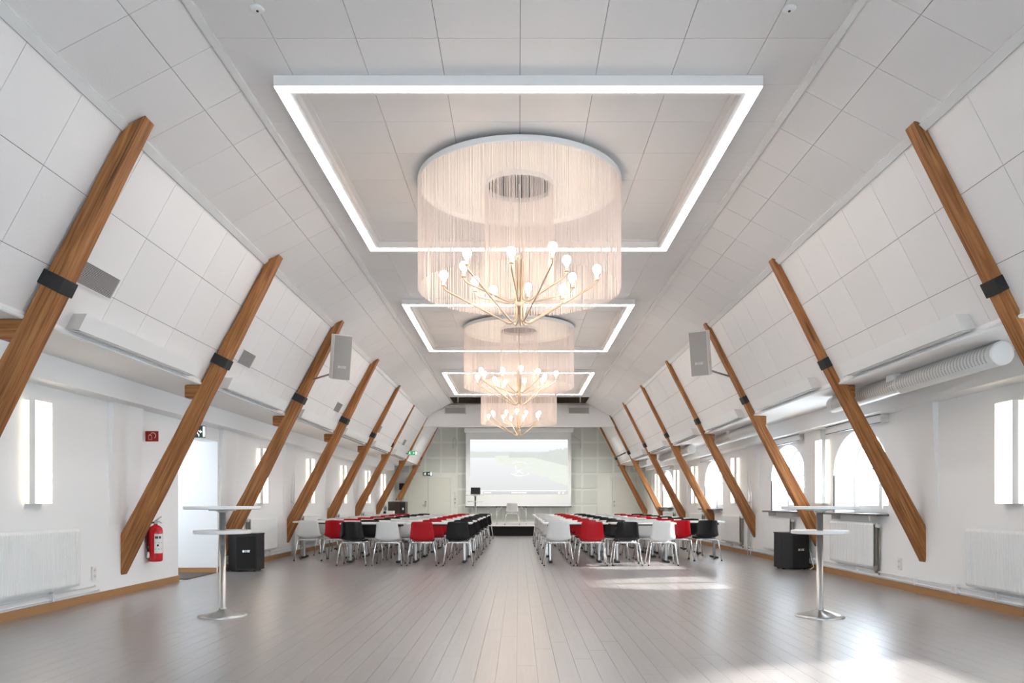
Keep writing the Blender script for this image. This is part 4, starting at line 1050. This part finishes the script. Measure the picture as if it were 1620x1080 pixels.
# ================================================================== LOUDSPEAKERS
def floor_speaker(x, y, rz, lab):
    t = thing('floor_speaker', lab, 'loudspeaker', (x, y, 0), rz, 'black floor loudspeakers')
    w, d, h = 0.235, 0.22, 0.60
    P = [(-w, -d*0.55), (-0.07, -d), (w, -d*0.6), (w, d), (-w, d)]
    n = len(P)
    for nm, mm, z0, z1, g in (('cabinet', 'black', 0.02, h, 0.0),):
        vs = [(a, b, z0) for a, b in P]+[(a, b, z1) for a, b in P]
        MB().add(vs, [tuple(range(n-1, -1, -1)), tuple(range(n, 2*n))]+[(i, (i+1) % n, (i+1) % n+n, i+n) for i in range(n)]).build(nm, mm, t)
    vs = [(a*1.03, b*1.03, h) for a, b in P]+[(a*1.03, b*1.03, h+0.018) for a, b in P]
    MB().add(vs, [tuple(range(n-1, -1, -1)), tuple(range(n, 2*n))]+[(i, (i+1) % n, (i+1) % n+n, i+n) for i in range(n)]).build('top_cap', 'black', t)
    # grille on the broad front face
    a, b = Vector((-0.07, -d, 0)), Vector((w, -d*0.6, 0)); e = (b-a).normalized(); nn = Vector((e.y, -e.x, 0))
    A = a+e*0.015+nn*0.001; B = b-e*0.015+nn*0.001
    vs = [A+Vector((0, 0, 0.05)), B+Vector((0, 0, 0.05)), B+Vector((0, 0, h-0.03)), A+Vector((0, 0, h-0.03))]
    vs += [v+nn*0.008 for v in vs]
    MB().add(vs, [(3, 2, 1, 0), (4, 5, 6, 7), (0, 1, 5, 4), (1, 2, 6, 5), (2, 3, 7, 6), (3, 0, 4, 7)]).build('grille', 'black_carpet', t)
    c = (A+B)/2+nn*0.0095
    R = Matrix(((e.x, 0, nn.x, c.x), (e.y, 0, nn.y, c.y), (0, 1, 0, 0.33), (0, 0, 0, 1)))
    text_obj('BOSE', 0.05, 'badge', 'chrome', t, R)
    for fx in (-0.18, 0.18):
        for fy in (-0.08, 0.16): MB().lathe([(0.02, 0), (0.02, 0.022)], 8, (fx, fy, 0)).build('foot', 'black', t)
floor_speaker(-4.5, 12.35, -0.02, 'black floor speaker by the left doorway behind the bar table')
floor_speaker(4.66, 12.75, 0.0, 'black floor speaker below the right windows behind the bar table')
def hung_speaker(s, x, y, z, lab):
    t = thing('hung_speaker', lab, 'loudspeaker', (x, y, z), 0, 'tilted grey loudspeakers on struts')
    R = Matrix.Rotation(math.radians(-s*7), 4, 'Y') @ Matrix.Rotation(math.radians(12), 4, 'X') @ Matrix.Rotation(math.radians(-s*26), 4, 'Z')
    MB().bevbox(-0.145, 0.145, -0.10, 0.14, 0.0, 0.70, 0.012, R).build('cabinet', 'off_white', t)
    mb = MB()
    nu = 8; vs = []
    for i in range(nu+1):
        u = 2*i/nu-1
        for z_ in (0.012, 0.688): vs.append(R @ Vector((u*0.135, -0.102-0.022*(1-u*u), z_)))
    fs = [(2*i, 2*i+2, 2*i+3, 2*i+1) for i in range(nu)]
    o = len(vs); back = [R @ Vector((0.135*(2*i/nu-1), -0.099, z_)) for i in range(nu+1) for z_ in (0.012, 0.688)]
    fs += [(o+2*i, o+2*i+1, o+2*i+3, o+2*i+2) for i in range(nu)]
    fs += [(0, 1, o+1, o), (2*nu, o+2*nu, o+2*nu+1, 2*nu+1)]+[(2*i, o+2*i, o+2*i+2, 2*i+2) for i in range(nu)]+[(2*i+1, 2*i+3, o+2*i+3, o+2*i+1) for i in range(nu)]
    MB().add(vs+back, fs).build('grille', 'grille', t)
    text_obj('BOSE', 0.055, 'badge', 'white', t, R @ Matrix.Translation((0.0, -0.126, 0.20)) @ FACE_CAM)
    MB().tube([R @ Vector((0, 0.12, 0.25)), Vector((s*0.20, 0.30, 0.14)), Vector((s*0.56, 0.42, 0.06))], 0.016, 8).tube([R @ Vector((0, 0.12, 0.6)), Vector((s*0.03, 0.28, 0.55))], 0.016, 8).build('bracket', 'steel', t)
hung_speaker(-1, -2.87, 12.02, CAMZ+1.98, 'grey loudspeaker hung on the third strut on the left')
hung_speaker(1, 2.94, 12.02, CAMZ+2.04, 'grey loudspeaker hung on the third strut on the right')
for s, x in ((-1, -2.14), (1, 2.05)):
    t = thing('header_speaker', 'flat grey loudspeaker on the white header, %s of the chandeliers' % SIDE[s], 'loudspeaker', (x, hy+0.02, CAMZ+3.02), 0, 'loudspeakers on the header')
    MB().bevbox(-0.36, 0.36, -0.13, 0.0, 0.0, 0.25, 0.015).build('cabinet', 'off_white', t)
    nu = 8; mb = MB(); vs = []
    for i in range(nu+1):
        u = 2*i/nu-1; vs += [(u*0.35, -0.128-0.03*(1-u*u), 0.01), (u*0.35, -0.128-0.03*(1-u*u), 0.20)]
    mb.add(vs, [(2*i, 2*i+2, 2*i+3, 2*i+1) for i in range(nu)]).add([(v[0], -0.12, v[2]) for v in vs], [(2*i, 2*i+1, 2*i+3, 2*i+2) for i in range(nu)])
    mb.build('grille', 'grille', t)
    MB().bevbox(-0.35, 0.35, -0.20, 0.0, 0.255, 0.275, 0.005).build('shelf_bracket', 'off_white', t)

# ================================================================== FIRE EXTINGUISHER, SIGNS, SMALL FITTINGS
t = thing('fire_extinguisher', 'red fire extinguisher hanging on the left wall beside the second strut', 'fire extinguisher', (XL+0.105, 9.78, 0.355))
MB().lathe([(0.07, 0.0), (0.083, 0.012), (0.085, 0.04), (0.085, 0.40), (0.078, 0.435), (0.055, 0.46), (0.025, 0.475), (0.022, 0.49)], 28).build('cylinder', 'red_metal', t)
MB().lathe([(0.02, 0.485), (0.024, 0.49), (0.024, 0.515), (0.012, 0.53)], 14).bevbox(-0.015, 0.02, -0.015, 0.015, 0.50, 0.53, 0.004).build('valve', 'steel', t)
MB().tube([(-0.01, 0, 0.525), (0.03, -0.01, 0.55), (0.085, -0.02, 0.585)], [0.008, 0.009, 0.006], 8).tube([(0.0, 0, 0.515), (0.05, -0.01, 0.52), (0.09, -0.015, 0.50)], [0.007, 0.008, 0.006], 8).build('lever', 'steel', t)
MB().tube([(-0.01, -0.02, 0.51), (-0.05, -0.045, 0.50), (-0.078, -0.075, 0.44), (-0.083, -0.082, 0.33), (-0.072, -0.085, 0.2), (-0.055, -0.088, 0.13)], 0.011, 8).build('hose', 'black', t)
MB().lathe([(0.013, 0.05), (0.017, 0.06), (0.017, 0.10), (0.011, 0.13)], 10, (-0.052, -0.09, 0.0)).build('nozzle', 'off_white', t)
vs = []; nl = 8
for i in range(nl+1):
    a = math.radians(-75+85*i/nl)
    for z_ in (0.11, 0.36): vs.append((0.0862*math.cos(a), 0.0862*math.sin(a), z_))
MB().add(vs, [(2*i, 2*i+2, 2*i+3, 2*i+1) for i in range(nl)]).build('label_sticker', 'paper', t)
mb = MB()
for z0_, z1_, a0, a1 in ((0.30, 0.33, -70, -45), (0.30, 0.33, -38, -18), (0.24, 0.25, -68, -10), (0.20, 0.225, -55, -40), (0.16, 0.17, -68, -10)):
    q = []
    for a in (a0, (a0+a1)/2, a1):
        for z_ in (z0_, z1_): q.append((0.0872*math.cos(math.radians(a)), 0.0872*math.sin(math.radians(a)), z_))
    mb.add(q, [(0, 2, 3, 1), (2, 4, 5, 3)])
mb.build('label_print', 'ink', t)
MB().bevbox(-0.106, -0.084, -0.03, 0.03, 0.20, 0.46, 0.004).build('wall_bracket', 'red_metal', t)
# extinguisher sign (flag sign)
t = thing('extinguisher_sign', 'small square red fire extinguisher sign projecting from the left wall', 'sign', (XL, 9.72, 1.915))
MB().bevbox(0.0, 0.168, 0.0, 0.008, 0.0, 0.135, 0.002).build('plate', 'sign_red', t)
MB().bevbox(-0.0, 0.012, 0.008, 0.03, 0.01, 0.125, 0.002).build('wall_flange', 'sign_red', t)
mb = MB()
mb.box(0.040, 0.085, -0.002, 0.0, 0.022, 0.026).box(0.040, 0.044, -0.002, 0.0, 0.022, 0.08).box(0.081, 0.085, -0.002, 0.0, 0.022, 0.08).box(0.040, 0.085, -0.002, 0.0, 0.077, 0.081).box(0.054, 0.071, -0.002, 0.0, 0.084, 0.094)
for i in range(12):
    a0, a1 = math.radians(130-19*i), math.radians(130-19*(i+1))
    if i > 9: break
    c = (0.098, 0.075)
    mb.add([(c[0]+r*math.cos(a), -0.002, c[1]+r*math.sin(a)) for a in (a0, a1) for r in (0.034, 0.042)], [(0, 2, 3, 1)])
mb.build('pictogram', 'cream_mark', t)
# exit signs
def running_man(mb, x, z, h, y):
    s_ = h
    B = lambda x0, x1, z0, z1: mb.box(x+x0*s_, x+x1*s_, y-0.001, y, z+z0*s_, z+z1*s_)
    B(0.30, 0.44, 0.78, 0.92)
    P = lambda pts: mb.add([(x+a*s_, y-0.001, z+b*s_) for a, b in pts], [tuple(range(len(pts)))])
    P([(0.22, 0.40), (0.36, 0.38), (0.44, 0.72), (0.28, 0.74)])
    P([(0.30, 0.66), (0.08, 0.60), (0.05, 0.50), (0.28, 0.58)]); P([(0.40, 0.66), (0.60, 0.50), (0.56, 0.44), (0.38, 0.58)])
    P([(0.22, 0.42), (0.34, 0.40), (0.22, 0.20), (0.0, 0.16), (0.0, 0.24), (0.16, 0.27)]); P([(0.26, 0.42), (0.36, 0.40), (0.52, 0.24), (0.50, 0.06), (0.42, 0.08), (0.42, 0.20)])
def exit_sign(x, y, z, w, h, lab, rz=0.0, mback='sign_dark', box=True):
    t = thing('exit_sign', lab, 'exit sign', (x, y, z), rz, None)
    MB().bevbox(-w/2, w/2, 0.0, 0.05 if box else 0.02, 0, h, 0.005).build('housing', 'off_white', t)
    MB().box(-w/2+0.008, w/2-0.008, -0.003, 0.0, 0.008, h-0.008).build('face', mback, t)
    mb = MB(); running_man(mb, -w*0.42, 0.01, h-0.02, -0.0032)
    mb.box(w*0.28, w*0.44, -0.0042, -0.0032, 0.02, h-0.02)
    mb.add([(w*0.02, -0.0042, h*0.5), (w*0.12, -0.0042, h*0.66), (w*0.12, -0.0042, h*0.56), (w*0.22, -0.0042, h*0.56), (w*0.22, -0.0042, h*0.44), (w*0.12, -0.0042, h*0.44), (w*0.12, -0.0042, h*0.34)], [tuple(range(7))])
    mb.build('pictogram', 'sign_white', t)
    return t
exit_sign(XL+0.15, 11.0, 2.07, 0.19, 0.19, 'boxy exit sign projecting over the left doorway', math.radians(12))
exit_sign((677-820)*KP, YF-0.06, 2.17, 0.36, 0.17, 'exit sign above the sage double door')
t = exit_sign(-3.55, 25.15, CAMZ+1.60, 0.32, 0.14, 'small green exit sign hung from a far left strut', 0, 'sign_green', False)
MB().bevbox(-0.27, -0.155, 0.0, 0.03, 0.03, 0.07, 0.004).build('hanging_bar', 'black', t)
# dark tie bar between the last two struts on the right
t = tag(MB().tube([(3.68, 28.6, CAMZ+1.72), (3.68, 25.75, CAMZ+1.72)], 0.022, 8).build('tie_bar', 'black'), 'thin black tie bar between the two farthest right struts', 'bar')
# sockets
def outlet(s, y, z, lab):
    t = thing('wall_socket', lab, 'socket', (s*SEC[s]['w'], y, z))
    f = lambda a, b: tuple(sorted((-s*a, -s*b)))
    MB().bevbox(*f(0, 0.022), -0.04, 0.04, 0, 0.15, 0.005).build('cover_plate', 'white', t)
    for zz in (0.04, 0.11):
        o = MB().tube([(-s*0.021, 0, zz), (-s*0.024, 0, zz)], 0.026, 16).build('socket_ring', 'off_white', t)
        for dy in (-0.009, 0.009): MB().tube([(-s*0.0235, dy, zz), (-s*0.0246, dy, zz)], 0.004, 6).build('hole', 'ink', o)
outlet(-1, 8.52, 0.245, 'double wall socket low on the left wall beside the radiator')
outlet(1, 9.72, 0.25, 'double wall socket low on the right wall beside the second strut')
t = thing('cable_box', 'small white cable box on the right skirting pipes', 'junction box', (XR, 8.45, 0.10))
MB().bevbox(-0.055, 0, -0.05, 0.05, 0, 0.11, 0.006).build('cover', 'white', t); MB().bevbox(-0.062, -0.05, -0.02, 0.02, 0.03, 0.08, 0.004).build('clip', 'off_white', t)
# curved wire on the left wall by the doorway
mb = MB().tube([(XL+0.015, 12.18, 0.1), (XL+0.015, 12.18, 1.86), (XL+0.015, 12.22, 1.93), (XL+0.015, 12.34, 1.97), (XL+0.015, 12.5, 1.95), (XL+0.015, 12.58, 1.88), (XL+0.015, 12.6, 1.8)], 0.008, 6)
tag(mb.build('wall_cable', 'off_white'), 'white cable looping in an arch beside the left doorway', 'cable')
# speaker cable right floor speaker
tag(MB().tube([(4.9, 12.7, 0.35), (4.915, 12.6, 0.28), (4.90, 12.52, 0.16), (4.93, 12.5, 0.05), (4.85, 12.45, 0.012)], 0.007, 6).build('speaker_cable', 'white'), 'white cable hanging behind the right floor speaker', 'cable')
# smoke detectors
for s, x in ((-1, -1.79), (1, 1.86)):
    t = thing('smoke_detector', 'small round ceiling detector near the top %s of the picture' % SIDE[s], 'smoke detector', (x, 5.14, ZC), 0, 'round ceiling detectors')
    MB().lathe([(0.0001, -0.018), (0.03, -0.016), (0.045, -0.01), (0.05, 0.0)], 24).build('cover', 'white', t)
    MB().lathe([(0.0001, -0.024), (0.008, -0.022), (0.010, -0.016)], 10).build('sensor', 'black', t)
# cabinet and small speaker at far left
t = thing('equipment_cabinet', 'dark brown equipment cabinet in the far left corner beside the double door', 'cabinet', (-4.66, 26.9, 0))
MB().bevbox(-0.02, 0.60, 0.0, 0.6, 0.03, 1.16, 0.006).build('body', 'cabinet', t)
MB().bevbox(-0.01, 0.40, -0.02, 0.0, 0.06, 1.12, 0.004).build('door', 'cabinet', t)
MB().bevbox(0.42, 0.59, -0.018, 0.0, 0.06, 1.12, 0.004).build('side_door', 'black', t)
MB().bevbox(0.50, 0.55, -0.03, -0.018, 0.86, 0.94, 0.004).build('switch', 'led_cool', t)
for xx in (0.03, 0.55): MB().box(xx-0.02, xx+0.02, 0.04, 0.56, 0, 0.03).build('foot_rail', 'black', t)
t = thing('microphone_set', 'small silver microphone equipment on top of the dark corner cabinet', 'microphone', (-4.45, 27.1, 1.16))
MB().bevbox(-0.10, 0.18, -0.08, 0.08, 0, 0.04, 0.006).build('receiver', 'steel', t)
MB().tube([(0.1, 0, 0.04), (0.08, 0, 0.12), (0.0, -0.02, 0.16)], 0.008, 6).build('gooseneck', 'steel', t)
t = thing('small_wall_speaker', 'small black speaker on the left end wall above the corner cabinet', 'loudspeaker', (-4.55, 29.3, 1.62))
MB().bevbox(-0.10, 0.10, -0.10, 0.12, 0, 0.26, 0.008).build('cabinet', 'black', t)
MB().bevbox(-0.085, 0.085, -0.108, -0.098, 0.015, 0.245, 0.003).build('grille', 'black_carpet', t)
MB().bevbox(-0.03, 0.03, 0.11, 0.2, 0.08, 0.16, 0.003).build('wall_bracket', 'black', t)
# light switches beside the double door
t = thing('switch_panel', 'column of small switches on the end wall right of the double door', 'switch panel', ((720-820)*KP, YF-0.022, 0.95))
for i, (zz, mm) in enumerate(((0.0, 'white'), (0.13, 'black'), (0.28, 'black'), (0.42, 'white'), (0.54, 'white'))):
    pl = MB().bevbox(-0.04, 0.04, -0.015, 0.0, zz, zz+0.08, 0.004).build('switch_plate', 'white', t)
    MB().bevbox(-0.022, 0.022, -0.022, -0.015, zz+0.02, zz+0.06, 0.003).build('rocker', mm, pl)
# hanging cable hooks left and right of the screen case
for s, x in ((-1, (720-820)*KP), (1, (918-820)*KP)):
    pts = [(x, YF-0.05, 3.72), (x, YF-0.05, 3.2)] if s < 0 else [(x-0.3, YF-0.2, 3.72), (x-0.1, YF-0.1, 3.62), (x, YF-0.05, 3.55), (x, YF-0.05, 3.25)]
    if s < 0: pts = [(x-0.08, YF-0.05, 3.25), (x-0.08, YF-0.05, 3.60), (x-0.02, YF-0.05, 3.68), (x+0.05, YF-0.05, 3.62), (x+0.05, YF-0.05, 3.35)]
    tag(MB().tube(pts, 0.010, 6).build('hanging_cable', 'steel'), 'thin dark cable loop on the end wall %s of the screen' % SIDE[s], 'cable')

# spotlights added behind the header to brighten the stage and end wall
for i, xx in enumerate((-2.4, -0.95, 0.98, 2.45)):
    t = thing('added_spotlight', '%s small spotlight from the left, added to light the stage wall' % ORD[i], 'spotlight', (xx, 26.9, 4.0), 0, 'added spotlights above the stage')
    MB().tube([(0, 0, 0.0), (0, 0, 0.45)], 0.012, 6).build('drop_rod', 'steel', t)
    R = Matrix.Rotation(math.radians(6), 4, 'X')
    MB().lathe([(0.03, 0.06), (0.05, 0.04), (0.05, -0.10), (0.045, -0.10), (0.045, -0.06), (0.0001, -0.06)], 16, smooth=False).build('can', 'white', t).matrix_local = R
    ld = bpy.data.lights.new('added_spot_beam', 'SPOT'); ld.energy = 105.0; ld.spot_size = math.radians(150); ld.spot_blend = 1.0; ld.shadow_soft_size = 0.04; ld.color = (1.0, 0.98, 0.94)
    lo = bpy.data.objects.new('added_spot_beam', ld); COL.objects.link(lo); lo.parent = t; lo.matrix_local = R @ Matrix.Translation((0, 0, -0.11))
